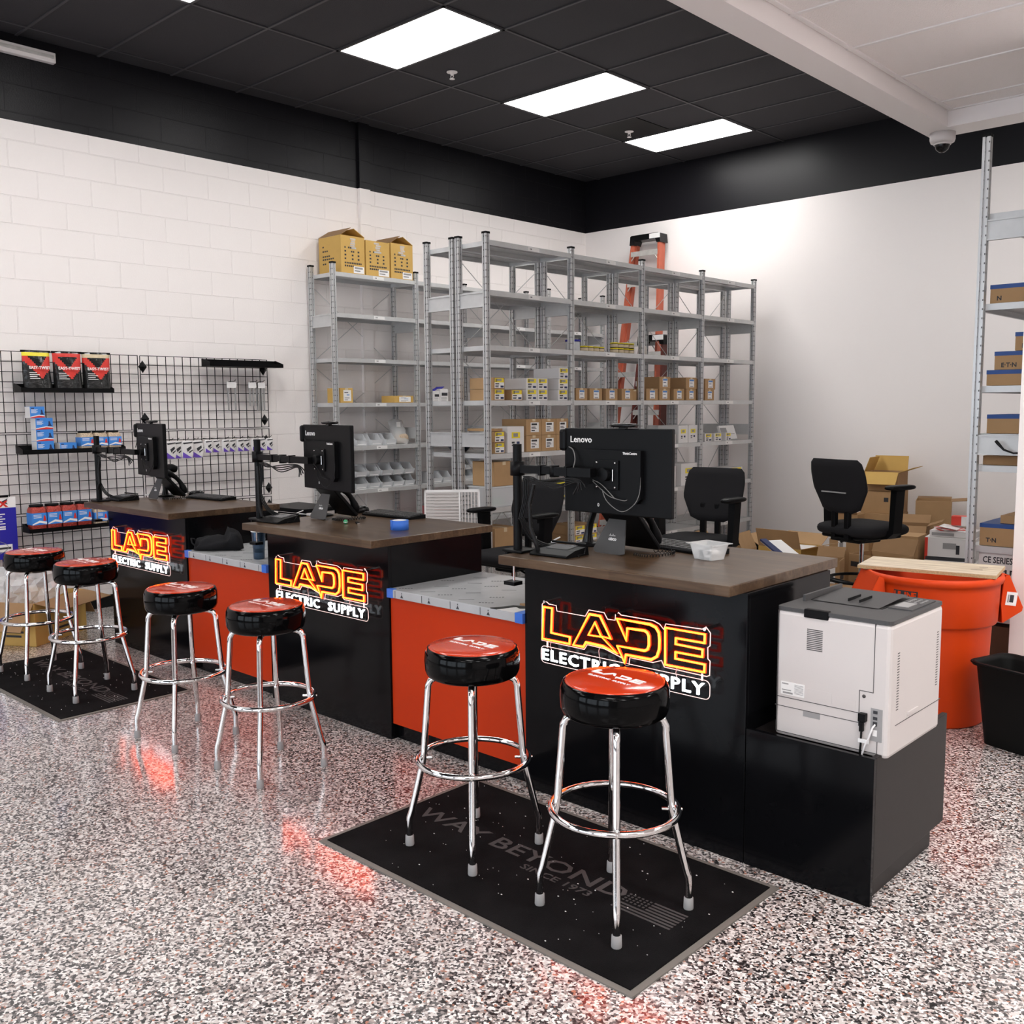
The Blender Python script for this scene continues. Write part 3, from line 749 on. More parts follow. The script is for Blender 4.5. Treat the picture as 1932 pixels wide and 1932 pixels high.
def scanner(x, y, z, rz, label):
    t = thing('barcode_scanner', label, 'scanner', (x, y, z), rz, 'barcode scanners on stands')
    m = MB(); m.lathe([(.0001, 0), (.062, 0), (.062, .006), (.03, .014), (.0001, .016)], 24); m.obj('scanner_base', PLB, t)
    m = MB(); m.tube([(-.01, 0, .012), (-.008, 0, .05), (.004, 0, .10), (.024, 0, .15), (.045, 0, .185)], [.026, .018, .015, .015, .016], 12); m.obj('neck', PLB2, t)
    m = MB(); m.pillow(.075, .065, .055, 0, TR(.055, .02, .205) @ RX(-.4), .5); m.obj('scanner_head', PLB, t)
    m = MB(); m.cable([(-.03, -.02, .006), (-.08, -.03, .004), (-.10, -.08, .012), (-.16, -.07, .006), (-.17, .0, .02)], .003, 6); m.obj('cable', CABW, t)
    return t

monitor_arm(-2.742, 2.949, 1.0, -2.325, 2.965, 1.348, 'black pole monitor arm clamped to the near counter', 3)
monitor_arm(-4.734, 2.971, .985, -4.175, 2.950, 1.338, 'black pole monitor arm clamped to the middle counter', 2)
monitor_arm(-6.643, 2.914, .978, -5.985, 2.895, 1.336, 'black pole monitor arm clamped to the farthest counter', 1)
monitor(-2.303, 3.040, 1.178, -.01, 'large black monitor seen from behind on the near counter', True)
monitor(-4.150, 3.010, 1.180, -.155, 'black monitor seen from behind on the middle counter', False)
monitor(-5.962, 2.955, 1.178, -.152, 'black monitor seen nearly edge-on on the farthest counter', False)
phone(-2.385, 3.225, 1.0, -.08, 'black desk phone below the near monitor')
phone(-4.475, 3.285, .985, -.10, 'black desk phone below the middle monitor')
phone(-6.500, 3.330, .978, -.10, 'black desk phone below the farthest monitor')
keyboard(-2.255, 3.440, 1.0, -.18, 'black keyboard behind the phone on the near counter')
keyboard(-4.280, 3.560, .985, .02, 'black keyboard behind the tape roll on the middle counter')
keyboard(-6.190, 3.500, .978, .10, 'black keyboard on the farthest counter')
signature_pad(-2.555, 2.995, 1.0, .04, 'black signature pad at the edge of the near counter')
signature_pad(-4.570, 2.985, .985, .04, 'black signature pad at the edge of the middle counter')
signature_pad(-6.610, 3.060, .978, .04, 'black signature pad at the edge of the farthest counter')
scanner(-2.640, 3.300, 1.0, 0, 'barcode scanner on a curved stand on the near counter')
scanner(-4.640, 3.330, .985, .1, 'barcode scanner on a curved stand on the middle counter')
scanner(-6.640, 3.400, .978, .1, 'barcode scanner on a curved stand on the farthest counter')
def mouse(x, y, z, label):
    t = thing('computer_mouse', label, 'mouse', (x, y, z), -.3, 'black mice')
    m = MB(); m.pillow(.062, .11, .06, 0, TR(0, 0, .012), .7); mm = MB()
    mm.v = [(a, b, max(c, 0)) for a, b, c in m.v]; mm.f, mm.m, mm.s = m.f, m.m, m.s; mm.obj('mouse_shell', PLB2, t)
    m = MB(); m.lathe([(.010, -.004), (.012, -.002), (.012, .002), (.010, .004)], 12, 0, TR(0, .028, .034) @ RY(PI/2)); m.obj('scroll_wheel', PLGREY, t)
mouse(-4.585, 3.560, .985, 'black mouse behind the phone on the middle counter')
mouse(-6.470, 3.545, .978, 'black mouse beside the keyboard on the farthest counter')

# clear tub with fittings
t = thing('clear_tub', 'small clear plastic tub of fittings on the near counter', 'tub', (-2.035, 3.295, 1.0), -.18)
def ring_box(hx, hy, z, r=.008): return [(p[0], p[1], z) for p in MB().rrect(hx, hy, r, 3)]
m = MB(); m.loft([ring_box(.046, .040, .001), ring_box(.058, .052, .060), ring_box(.070, .064, .062), ring_box(.070, .064, .064), ring_box(.056, .050, .0625), ring_box(.0445, .0385, .003)], 0, None, True, True, False); m.obj('tub_shell', CLEARF, t)
m = MB(); rnd = random.Random(4)
for i in range(22):
    T = TR(rnd.uniform(-.03, .03), rnd.uniform(-.025, .025), .008+rnd.uniform(0, .022)) @ RZ(rnd.uniform(0, 6)) @ RX(rnd.uniform(-.5, .5))
    m.cbox((0, 0, 0), (.022, .012, .009), 0 if i % 4 else 1, T)
o = m.obj('fittings', [LABW, INK], t); o['kind'] = 'stuff'
# blue tape roll
t = thing('tape_roll', 'roll of blue tape on the middle counter', 'tape', (-3.795, 3.195, .985))
m = MB(); m.lathe([(.036, 0), (.047, 0), (.047, .048), (.036, .048), (.036, 0)], 40); m.obj('tape_band', BLUETAPE, t)
m = MB(); m.lathe([(.034, .0005), (.0362, .0005), (.0362, .0485), (.034, .0485), (.034, .0005)], 40); m.obj('core', LABW, t)
m = MB(); m.box(-.001, .001, -.0485, -.046, .0, .048); m.obj('tape_end', BLUETAPE, t)
t = thing('marble', 'small green ball on the middle counter', 'ball', (-4.205, 3.165, .985))
m = MB(); m.lathe([(.012*math.sin(PI*k/10)+(.0001 if k in (0, 10) else 0), .012-.012*math.cos(PI*k/10)) for k in range(11)], 18); m.obj('ball', GREEN, t)
m = MB(); m.lathe([(.0121*math.sin(PI*k/10)+.0001, .0122-.0122*math.cos(PI*k/10)) for k in range(4, 6)], 18, 0, TR(0, 0, 0)); m.obj('band', LABW, t)
t = thing('flash_drive', 'short black stick beside the green ball', 'usb stick', (-4.165, 3.215, .985), -.5)
m = MB(); m.box(-.03, .02, -.008, .008, 0, .009); m.obj('body', PLB, t, .002)
m = MB(); m.box(.02, .034, -.006, .006, .002, .007); m.obj('plug', CHROME, t)
# tumbler and bag on the far orange cabinet
t = thing('tumbler', 'dark blue metal tumbler on the far grey countertop', 'tumbler', (-4.855, 3.035, .746))
m = MB(); m.lathe([(.0001, 0), (.030, 0), (.032, .004), (.033, .06), (.0335, .062), (.0345, .064), (.040, .150), (.0405, .158), (.0385, .158), (.031, .006), (.0001, .005)], 32); m.obj('cup', TUMB, t)
m = MB(); m.lathe([(.0001, .157), (.0425, .157), (.043, .163), (.040, .168), (.0001, .166)], 32); m.obj('lid', LABW, t)
t = thing('black_bag', 'slumped black cloth bag on the far grey countertop', 'bag', (-5.345, 3.06, .746), .72)
m = MB(); nu, nv = 26, 14; rnd = random.Random(9); rings = []
for i in range(nv+1):
    q = i/nv; x_ = -.135+.27*q; hh = (.04+.045*math.sin(q*2.6+.3)+(.05 if q > .72 else 0))*(1 if 0 < i < nv else .15); ww = (.055+.015*math.sin(q*5))*(1 if 0 < i < nv else .15)
    rings.append([(x_+.02*math.sin(3*a), ww*math.cos(a)*(1+.10*math.sin(3*a+q*6)), max(0, hh*(.95+1.0*math.sin(a))*(1+.12*math.sin(5*a+q*9))*.55)) for a in (2*PI*j/nu for j in range(nu))])
m.loft(rings); m.obj('bag_body', FAB, t)
m = MB(); m.tube([(-.12, -.03, .02), (-.15, -.035, .05), (-.16, -.02, .075), (-.15, .0, .07), (-.13, .02, .04)], .005, 6); m.obj('strap', FAB, t)
m = MB(); m.cbox((-.04, -.050, .070), (.018, .004, .012), 0, RX(-.3)); m.obj('tag', LABW, t)

# ================================================================== printer
t = thing('laser_printer', 'white laser printer on the low black stand', 'printer', (-1.378, 2.985, .472))
X0, X1, D, H = -.197, .197, .445, .452
m = MB(); m.box(X0, X1, 0, D, .004, H-.012); m.obj('housing', PLW, t, .014)
m = MB(); rr = [(p[0], p[1]+D/2) for p in MB().rrect((X1-X0)/2, D/2, .018)]
m.prism(rr, H-.012, H, 'z'); m.obj('top_cover', PLG, t, .004)
m = MB(); m.box(X0+.03, X1-.10, .17, .40, H, H+.002, 1); m.box(X0+.03, X0+.04, .13, .42, H, H+.022, 0); m.add([(X0+.05, .16, H+.0025), (X1-.11, .16, H+.0025), (X1-.11, .41, H+.012), (X0+.05, .41, H+.012)], [(0, 1, 2, 3)], 0)
m.box(X0+.16, X0+.163, .20, .30, H+.006, H+.016, 1); m.box(X0+.2, X0+.203, .20, .30, H+.006, H+.016, 1); m.obj('output_tray', [PLG, PLB, PLGREY], t)
m = MB(); m.box(X1-.095, X1-.015, .20, .41, H, H+.004, 0); m.box(X1-.085, X1-.04, .23, .31, H+.004, H+.006, 1)
for r in range(4):
    for c in range(3): m.box(X1-.08+c*.02, X1-.072+c*.02, .33+r*.018, .338+r*.018, H+.004, H+.0055, 1)
m.obj('control_panel', [PLG, PLGREY, LABW], t)
m = MB(); m.box(X0+.10, X0+.185, -.004, .02, H-.026, H+.003); m.obj('cover_latch', PLB, t, .003)
# rear door and panel joints
m = MB()
def seam(x0, z0, x1, z1, w_=.0011): m.box(min(x0, x1)-w_, max(x0, x1)+w_, -.0008, .004, min(z0, z1)-w_, max(z0, z1)+w_)
dx = X1-.052
seam(X0+.008, .02, X0+.008, H-.014); seam(dx, H-.014, dx, .215); seam(dx, .215, dx-.045, .215); seam(dx-.045, .215, dx-.045, .098)
seam(X0+.008, .140, dx-.045, .140); seam(X0+.002, .108, dx-.045, .108); seam(X0+.008, .018, X1-.035, .018); seam(X1-.035, .018, X1-.035, .098)
for k in range(12): m.box(X0+.112, X0+.167, -.0008, .004, .318+k*.0062, .3208+k*.0062)
for k in range(22):
    m.box(X1-.003, X1+.0008, .055, .071, .155+k*.0088, .1575+k*.0088); 
    m.box(X1-.003, X1+.0008, .392, .408, .165+k*.0088, .1675+k*.0088)
m.box(X1-.003, X1+.0008, .05, D, .105, .107)
m.lathe([(.0001, 0), (.006, 0), (.006, .002), (.0001, .002)], 14, 0, TR(dx-.03, .001, .198) @ RX(PI/2))
m.obj('panel_joints', PLWD, t)
m = MB(); m.box(X0+.105, X0+.165, -.0006, .003, .088, .1075); m.obj('tray_handle', PLGREY, t)
m = MB(); m.box(X1-.004, X1+.004, .15, .24, .118, .128); m.obj('side_grip', PLW, t)
m = MB(); m.box(X0+.022, X0+.108, -.0012, 0, .150, .195, 0)
for a in ((.026, .05, .186, .190), (.026, .06, .165, .168), (.03, .066, .154, .160)): m.box(X0+a[0], X0+a[1], -.0016, -.0011, a[2], a[3], 1)
for k in range(8): m.box(X0+.072, X0+.104, -.0016, -.0011, .158+k*.0042, .1595+k*.0042, 1)
m.obj('rating_label', [LABW, PLGREY], t)
m = MB(); m.box(X0+.112, X0+.205, -.0008, 0, .150, .186); m.box(X0+.208, X0+.285, -.0008, 0, .150, .178); m.obj('embossed_label', PLW, t)
m = MB(); m.box(X1-.058, X1-.020, -.0012, .003, .058, .165, 0)
for a, b in ((.148, .158), (.128, .138), (.108, .122)): m.box(X1-.050, X1-.036, -.0022, 0, a, b, 1)
m.box(X1-.05, X1-.036, -.0022, 0, .075, .095, 2); m.obj('port_panel', [PLGREY, INK, LABW], t)
m = MB(); m.box(X1-.092, X1-.068, -.022, 0, .118, .145); m.box(X1-.088, X1-.076, -.020, -.004, .085, .118); m.tube([(X1-.082, -.013, .088), (X1-.083, -.013, .04), (X1-.085, -.014, .005)], .0035, 8); m.obj('power_plug', PLB, t, .002)
m = MB(); m.tube([(X1-.042, -.004, .113), (X1-.044, -.018, .106), (X1-.055, -.020, .07), (X1-.066, -.019, .045), (X1-.078, -.016, .005)], .003, 8); m.box(X1-.09, X1-.055, -.018, -.014, .050, .062); m.obj('network_cable', CABW, t)
# ================================================================== steel racks
POSTM = {}
def post_mesh(h):
    if h in POSTM: return POSTM[h]
    m = MB(); a = .0205
    # ribbed channel section: two folded flanges with slots between
    sec = [(-a, -a), (-.007, -a), (-.007, -a+.012), (.003, -a+.012), (.003, -a), (a, -a), (a, -.003), (a-.010, -.003), (a-.010, .007), (a, .007), (a, a), (.007, a), (.007, a-.012), (-.003, a-.012), (-.003, a), (-a, a), (-a, .003), (-a+.010, .003), (-a+.010, -.007), (-a, -.007)]
    m.prism(sec, 0, h, 'z'); o = m.obj('upright', POST); me = o.data
    bpy.data.objects.remove(o)
    c = MB(); c.box(-.023, .023, -.023, -.003, h-.006, h+.009); c.box(-.023, .023, .003, .023, h-.006, h+.009); c.box(-.020, .020, -.008, .008, h-.006, h+.005)
    o = c.obj('post_cap', RUBB); cm = o.data; bpy.data.objects.remove(o)
    POSTM[h] = (me, cm); return me, cm
SHM = {}
def shelf_mesh(wy, dx, sgn):
    """tray shelf of width wy along y, depth dx along x, front lip on the sgn side"""
    k = (wy, dx, sgn)
    if k in SHM: return SHM[k]
    m = MB(); hx, hy = dx/2, wy/2
    m.box(-hx, hx, -hy, hy, -.003, 0)
    for a in ((-hx, -hx+.003, -hy, hy), (hx-.003, hx, -hy, hy), (-hx, hx, -hy, -hy+.003), (-hx, hx, hy-.003, hy)): m.box(*a, -.036, -.003)
    for a in ((-hx, -hx+.016, -hy, hy), (hx-.016, hx, -hy, hy)): m.box(*a, -.038, -.036)
    m.box(-.035, .035, -hy+.01, hy-.01, -.018, -.003)
    o = m.obj('shelf', STEEL); me = o.data; bpy.data.objects.remove(o)
    l = MB(); x_ = sgn*hx
    l.box(x_-.001, x_+.001, -.065, .065, -.034, -.004, 0)
    for q in (-.045, -.035, -.028): l.box(x_-.0014, x_+.0014, q, q+.005, -.024, -.014, 1)
    o = l.obj('shelf_label', [LABW, INK]); lm = o.data; bpy.data.objects.remove(o)
    SHM[k] = (me, lm); return me, lm
def inst(name, me, parent, loc):
    o = bpy.data.objects.new(name, me); COL.objects.link(o); o.parent = parent; o.location = loc; return o
def rack(label, xf, xb, y0, n, pitch, h, levels, plates, braces, ends=True, group='rows of galvanised shelving'):
    """xf: front upright line, xb: back upright line; bays run along +y"""
    xc = (xf+xb)/2
    t = thing('storage_rack', label, 'shelving', (xc, y0, 0), 0, group)
    pm, cm = post_mesh(h); sg = 1 if xf > xb else -1
    dxs = abs(xf-xb)-.0
    for i in range(n+1):
        for x in (xf, xb):
            p = inst('upright', pm, t, (x-xc, i*pitch, 0)); inst('post_cap', cm, p, (0, 0, 0))
    sm, lm = shelf_mesh(round(pitch-.044, 4), round(dxs+.038, 4), sg)
    for i in range(n):
        for z in levels:
            s_ = inst('shelf', sm, t, (0, (i+.5)*pitch, z)); inst('shelf_label', lm, s_, (0, .02, 0))
    for i in range(n+1):
        for z in plates:
            m = MB(); L = dxs/2-.0205
            m.box(-L, L, -.004, .004, 0, .105); m.box(-L, L, -.014, .014, .100, .108); m.box(-L, L, -.014, .014, -.003, .005)
            m.obj('end_plate', STEEL, t, 0, (0, i*pitch-.0, z))
    for i in braces:
        m = MB(); xq = xb-xc-sg*.03
        for za, zb in ((.25, 1.25), (1.35, 2.0), (2.05, 2.75)):
            m.tube([(xq, i*pitch+.03, za), (xq, (i+1)*pitch-.03, zb)], .0032, 6); m.tube([(xq, i*pitch+.03, zb), (xq, (i+1)*pitch-.03, za)], .0032, 6)
        m.obj('cross_brace', STEEL, t)
    return t
LV = [2.85, 2.48, 2.07, 1.655, 1.245, .83, .42, .08]
rack('grey steel shelving row standing against the white block wall', -7.405, -7.745, 5.50, 4, 1.0, 2.93, LV[:-1]+[.08], (2.36, 1.30), (0, 2))
rack('grey steel shelving row back to back behind the front row', -5.895, -5.598, 5.30, 4, .993, 2.90, LV, (2.36, 1.30), (0, 2))
rack('grey steel shelving row at the front, facing the counters', -5.235, -5.532, 5.30, 4, .993, 2.90, LV, (2.36, 1.30), (1, 3))
rack('grey steel shelving behind the white partition at the right edge', -1.87, -1.47, 5.82, 3, 1.0, 3.06, [2.645, 2.155, 1.70, 1.432, 1.255, .795, .40, .10], (2.50, 1.318), (), group='shelving at the right edge')

# ------------------------------------------------------------------ cartons
CACHE = {}
def carton_parts(w_, d, h, style):
    """front face on the +x side; origin bottom centre; returns [(name, mesh, mats)]"""
    k = (round(w_, 3), round(d, 3), round(h, 3), style)
    if k in CACHE: return CACHE[k]
    body = {'kraft': KRAFT, 'kraftY': KRAFT, 'white': WBOX, 'whiteB': WBOX, 'small': KRAFT, 'big': KRAFTY, 'plain': KRAFT, 'brownlab': KRAFTY}[style]
    out = []
    m = MB(); m.box(-d/2, d/2, -w_/2, w_/2, 0, h); out.append(('box_body', m, [body], .002))
    x = d/2+.0006
    l = MB()
    def R(u0, u1, v0, v1, mi, e=0): l.box(x-.002, x+.0003+e, -w_/2+u0*w_, -w_/2+u1*w_, v0*h, v1*h, mi)
    if style in ('white', 'kraftY'):
        R(.12, .92, .58, .95, 1); R(.3, .72, .70, .90, 3, .0002)
        for q in (.18, .26): R(q, q+.05, .62, .9, 2, .0003)
        if style == 'kraftY': R(.10, .94, .08, .58, 0)
        R(.16, .5, .40, .50, 2, .0002); R(.16, .45, .14, .24, 2, .0002); R(.16, .48, .27, .31, 2, .0002); R(.62, .9, .12, .30, 4, .0002)
    elif style == 'whiteB':
        R(.25, .75, .55, .78, 1); R(.35, .62, .6, .74, 3, .0002); R(.25, .42, .35, .42, 2); R(.55, .72, .32, .42, 4); R(.25, .42, .26, .31, 2)
    elif style == 'kraft':
        R(.28, .82, .20, .80, 0); R(.33, .70, .62, .74, 2, .0002); R(.33, .6, .48, .53, 2, .0002); R(.33, .66, .40, .44, 2, .0002); R(.33, .55, .26, .33, 2, .0002)
    elif style == 'small':
        R(.30, .74, .15, .84, 0); R(.32, .72, .68, .82, 5, .0002); R(.36, .6, .5, .55, 4, .0002); R(.38, .66, .20, .25, 2, .0002)
    elif style == 'brownlab':
        R(.25, .85, .12, .86, 0); R(.32, .62, .66, .72, 2, .0002); R(.5, .72, .5, .56, 5, .0002); R(.34, .72, .3, .36, 3, .0002); R(.34, .6, .18, .22, 2, .0002)
    elif style == 'big':
        for v, us in ((.66, ((.15, .22), (.3, .62))), (.56, ((.15, .24), (.42, .58), (.70, .80))), (.46, ((.15, .25), (.45, .55), (.70, .80))), (.36, ((.15, .24), (.45, .55), (.70, .80))), (.25, ((.15, .88),)), (.17, ((.15, .55),))):
            for u in us:
                n = max(1, int((u[1]-u[0])*w_/.02))
                for q in range(n):
                    a = u[0]+(u[1]-u[0])*q/n; R(a, a+(u[1]-u[0])/n*.72, v, v+.045, 2)
        R(.52, .96, .02, .20, 0, .0003); R(.56, .9, .13, .18, 3, .0006); R(.56, .8, .07, .09, 2, .0006)
        sp = MB()
        y = -w_/2-.0006
        for v, n in ((.72, 1), (.60, 3), (.46, 4), (.38, 6), (.26, 2)):
            for q in range(n): sp.box(-d/2+.06+q*.03, -d/2+.08+q*.03, y-.0004, y+.002, v*h, v*h+.014, 0)
        out.append(('side_print', sp, [INK], 0))
    if l.v: out.append(('label', l, [LABW, LABY, INK, PLGREY, NAVY, LABBLUE], 0))
    if style in ('kraft', 'small', 'big', 'plain', 'brownlab'):
        p = MB(); p.box(-d/2, d/2+.0003, -.02, .02, h-.0005, h+.0006); p.box(x-.002, x+.0002, -.018, .018, h*.86, h)
        out.append(('tape', p, [TANP if style != 'big' else KRAFTY], 0))
    res = []
    for nm, mb, ms, bv in out:
        o = mb.obj(nm, ms, None, bv); res.append(o); COL.objects.unlink(o)
    CACHE[k] = res; return res
def carton(name, label, xf, y0, y1, z, h, d, style, group, cat='box', rz=0):
    w_ = y1-y0
    t = thing(name, label, cat, (xf-d/2, (y0+y1)/2, z), rz, group)
    for o in carton_parts(w_, d, h, style):
        c = o.copy(); COL.objects.link(c); c.parent = t
    return t
ORD = ['first', 'second', 'third', 'fourth', 'fifth', 'sixth']
XF = -5.245
G4 = 'cartons on the fourth shelf of the front row'
S4 = 1.656; S5 = 1.246; S6 = .831
e = .004
# fourth shelf, first bay
for z, h, nm in ((S4, .086, 'lower'), (S4+.0875, .086, 'upper')):
    carton('carton', f'{nm} kraft box with yellow label at the near end of the front rack', XF, 5.379, 5.502, z, h, .26, 'kraftY', G4)
carton('carton', 'short kraft box with yellow label between kraft and white stacks', XF, 5.575, 5.705, S4, .082, .20, 'kraftY', G4)
for r, (z, nm) in enumerate(((S4, 'lower'), (S4+.0885, 'upper'))):
    for c, (a, b) in enumerate(((5.752, 5.878), (5.886, 6.008))):
        carton('carton', f'long white carton with yellow label, {nm} {("left", "right")[c]} of a block of four', XF, a, b, z, .087, .30, 'white', G4)
for r, nm in enumerate(('bottom', 'middle', 'top')):
    carton('carton', f'white carton with yellow label, {nm} one of a stack of three', XF+.004*r, 6.141, 6.262, S4+.0885*r, .087, .28, 'white', G4)
# fourth shelf, second bay
for i, (a, b) in enumerate(((6.37, 6.523), (6.557, 6.727), (6.782, 6.948), (7.010, 7.176))):
    carton('carton', f'small kraft carton with white label, {ORD[i]} of the single row', XF, a, b, S4, .103, .24, 'small', G4)
t = carton('carton', 'unlabelled small kraft carton at the end of the single row', XF-.02, 7.205, 7.26, S4, .095, .22, 'plain', G4)
# fourth shelf, third bay
for i, (a, b) in enumerate(((7.382, 7.566), (7.590, 7.764), (7.830, 8.006), (8.046, 8.212))):
    carton('carton', f'small kraft carton with white label, {ORD[i]} from left under two others', XF, a, b, S4, .108, .24, 'small', G4)
for i, (a, b) in enumerate(((7.590, 7.768), (8.036, 8.225))):
    carton('carton', f'small kraft carton with white label, {("left", "right")[i]} of two on the row', XF, a, b, S4+.1095, .110, .26, 'small', G4)
for i, nm in enumerate(('lower', 'upper')):
    carton('carton', f'small kraft carton with white label, {nm} of the last pair', XF, 8.378, 8.545+.02*i, S4+.1075*i, .106, .24, 'small', G4)
# fifth shelf
G5 = 'cartons on the fifth shelf of the front row'
for i, nm in enumerate(('lower', 'upper')):
    carton('carton', f'{nm} small box with yellow label before the tall white carton', XF, 5.380, 5.497, S5+.085*i, .083, .10, 'kraftY', G5)
carton('carton', 'tall white carton with yellow sticker on the fifth shelf', XF, 5.530, 5.722, S5, .206, .24, 'whiteB', G5)
for r, nm in enumerate(('lower', 'upper')):
    for c, (a, b) in enumerate(((5.750, 5.931), (5.935, 6.112), (6.116, 6.270))):
        carton('carton', f'kraft carton with white label, {nm} {("left", "middle", "right")[c]} of six above the monitor', XF, a, b, S5+.1305*r, .129, .27, 'kraft', G5)
carton('carton', 'small white carton with yellow label right of the near monitor', XF, 7.700, 7.868, S5, .086, .16, 'white', G5)
for i, (a, b) in enumerate(((7.918, 8.080), (8.088, 8.250))):
    carton('carton', f'tall white carton with yellow sticker, {("left", "right")[i]} of two on the fifth shelf', XF, a, b, S5, .170, .24, 'whiteB', G5)
for i, (a, b) in enumerate(((8.387, 8.513), (8.566, 8.696), (8.780, 8.882))):
    carton('carton', f'small white carton with yellow label, {ORD[i]} of three beside the papers', XF, a, b, S5, .080, .14, 'white', G5)
t = thing('paper_bundle', 'bundle of white papers in a sleeve leaning on the fifth shelf', 'papers', (XF-.10, 9.02, S5), 0)
m = MB(); m.box(-.012, .012, -.15, .15, .006, .155, 0, RY(-.35)); m.box(-.022, -.012, -.13, .16, .004, .135, 0, RY(-.35)); m.obj('sheets', LABW, t)
m = MB(); m.box(.0122, .0132, -.14, -.02, .02, .13, 0, RY(-.35)); m.box(.0122, .0132, .0, .12, .06, .065, 0, RY(-.35)); m.obj('print', PLGREY, t)
t = thing('plastic_bag', 'crumpled clear bag lying behind the small cartons', 'bag', (XF-.22, 8.60, S5), 0)
m = MB(); m.pillow(.11, .22, .11, 0, TR(0, 0, .056), .8); m.obj('bag_film', CLEARF, t)
t = thing('parts_tray', 'dark tray of parts with a red rim on the fifth shelf', 'tray', (XF-.14, 6.90, S5), 0)
m = MB(); m.box(-.12, .12, -.22, .22, 0, .075); m.obj('tray_body', PLG, t, .004)
m = MB(); m.box(-.122, .122, -.222, .222, .075, .092); m.obj('tray_rim', REDM, t, .003)
# sixth shelf
G6 = 'cartons on the sixth shelf of the front row'
t = thing('storage_tote', 'clear storage tote under the brown carton in the front rack', 'tote', (XF-.14, 5.50, S6), 0)
m = MB(); m.loft([[(p[0], p[1], z) for p in MB().rrect(hx, hy, .015, 3)] for hx, hy, z in ((.12, .13, 0), (.135, .145, .145), (.143, .152, .147), (.143, .152, .158))], 0, None, True, True, False); m.obj('tote_body', CLEAR, t)
m = MB(); m.box(.01, .10, -.09, .02, .01, .06, 0); m.box(-.08, .08, .02, .10, .01, .05, 1); m.obj('contents', [GREEN, TUMB], t)
carton('carton', 'dark brown carton stacked on the clear tote', XF, 5.378, 5.60, S6+.160, .19, .24, 'plain', G6)
for i in range(5):
    yy = 5.72+i*.115
    t = thing('tool_pack', 'dark boxed tool with yellow-green band on the sixth shelf', 'tool pack', (XF-.10, yy, S6), 0, 'dark tool packs on the sixth shelf')
    m = MB(); m.box(-.09, .09, -.052, .052, 0, .16); m.obj('pack_body', PLB, t, .003)
    m = MB(); m.box(.0905, .0912, -.052, .052, .02, .035, 0); m.box(.0905, .0912, -.052, .052, .125, .15, 0); m.box(.0905, .0912, -.02, .022, .06, .10, 1); m.obj('pack_print', [YELP, LABW], t)
carton('carton', 'narrow white carton with yellow sticker on the sixth shelf', XF, 7.66, 7.876, S6, .20, .20, 'whiteB', G6)
carton('carton', 'wide white carton with yellow sticker behind the right office chair', XF, 7.970, 8.252, S6, .215, .24, 'whiteB', G6)
carton('carton', 'white carton lying at the far end of the sixth shelf', XF-.02, 8.80, 9.16, S6+.04, .09, .22, 'white', G6)
for i in range(2):
    t = thing('binder', f'flat grey binder under the far white carton, {("left", "right")[i]} one', 'binder', (XF-.13, 8.56+i*.42, S6), 0, 'flat binders')
    m = MB(); m.box(-.12, .12, -.18, .18, 0, .034); m.obj('cover', PLGREY if i else LABW, t, .002)
    m = MB(); m.box(-.115, .122, -.17, .17, .005, .030); m.obj('pages', LABW, t)
# seventh shelf
G7 = 'cartons on the seventh shelf of the front row'
S7 = .421
for i, nm in enumerate(('lower', 'upper')):
    carton('carton', f'{nm} kraft box with yellow label below the desk phone line', XF, 6.352, 6.494, S7+.085*i, .084, .28, 'kraftY', G7)
    carton('carton', f'{nm} kraft box with yellow label beside the near pair', XF, 6.53, 6.66, S7+.085*i, .084, .28, 'kraftY', G7)
carton('carton', 'single kraft box with yellow label on the seventh shelf', XF, 7.12, 7.250, S7, .085, .26, 'kraftY', G7)
carton('carton', 'plain brown carton low behind the left office chair', XF, 5.378, 5.62, S7, .24, .24, 'plain', G7)
# third shelf
t = thing('clear_jar', 'clear jar with dark blue lid on the third shelf', 'jar', (XF-.10, 6.45, 2.071), 0)
m = MB(); m.lathe([(.0001, 0), (.058, 0), (.062, .01), (.062, .075), (.055, .08), (.0001, .08)], 20); m.obj('jar_body', CLEAR, t)
m = MB(); m.lathe([(.0001, .081), (.066, .081), (.066, .096), (.0001, .096)], 20); m.obj('lid', BLUEC, t)
def can(x, y, z, label, group):
    t = thing('small_can', label, 'can', (x, y, z), 0, group)
    m = MB(); m.lathe([(.0001, 0), (.036, 0), (.036, .036), (.0001, .036)], 16); m.obj('can_body', PLB, t)
    m = MB(); m.lathe([(.0365, .006), (.0368, .007), (.0368, .030), (.0365, .031)], 16); m.obj('can_label', TANP, t)
    m = MB(); m.lathe([(.0001, .0362), (.038, .0362), (.038, .046), (.0001, .046)], 16); m.obj('lid', YELP, t)
for i in range(4): can(XF-.06, 6.545+i*.076, 2.071, f'small yellow-lidded can in the single row, {ORD[i]} from left', 'yellow-lidded cans')
for r in range(2):
    for i in range(4): can(XF-.06, 6.975+i*.078, 2.071+.0475*r, f'small yellow-lidded can in the double stack, {("lower", "upper")[r]} row {ORD[i]}', 'yellow-lidded cans')
t = thing('plastic_bottle', 'beige plastic bottle beside the yellow-lidded cans', 'bottle', (XF-.08, 7.44, 2.071), 0)
m = MB(); m.lathe([(.0001, 0), (.034, 0), (.035, .06), (.02, .085), (.012, .09), (.012, .10), (.0001, .10)], 18); m.obj('bottle_body', BOTTLE, t)
m = MB(); m.lathe([(.014, .10), (.014, .115), (.0001, .115)], 14); m.obj('cap', LABW, t)
# flat kraft sheets near the end plates
carton('flat_carton', 'flat kraft carton above the end plate of the front rack', -5.27, 5.36, 5.50, S5+.086*2, .020, .25, 'plain', G5)

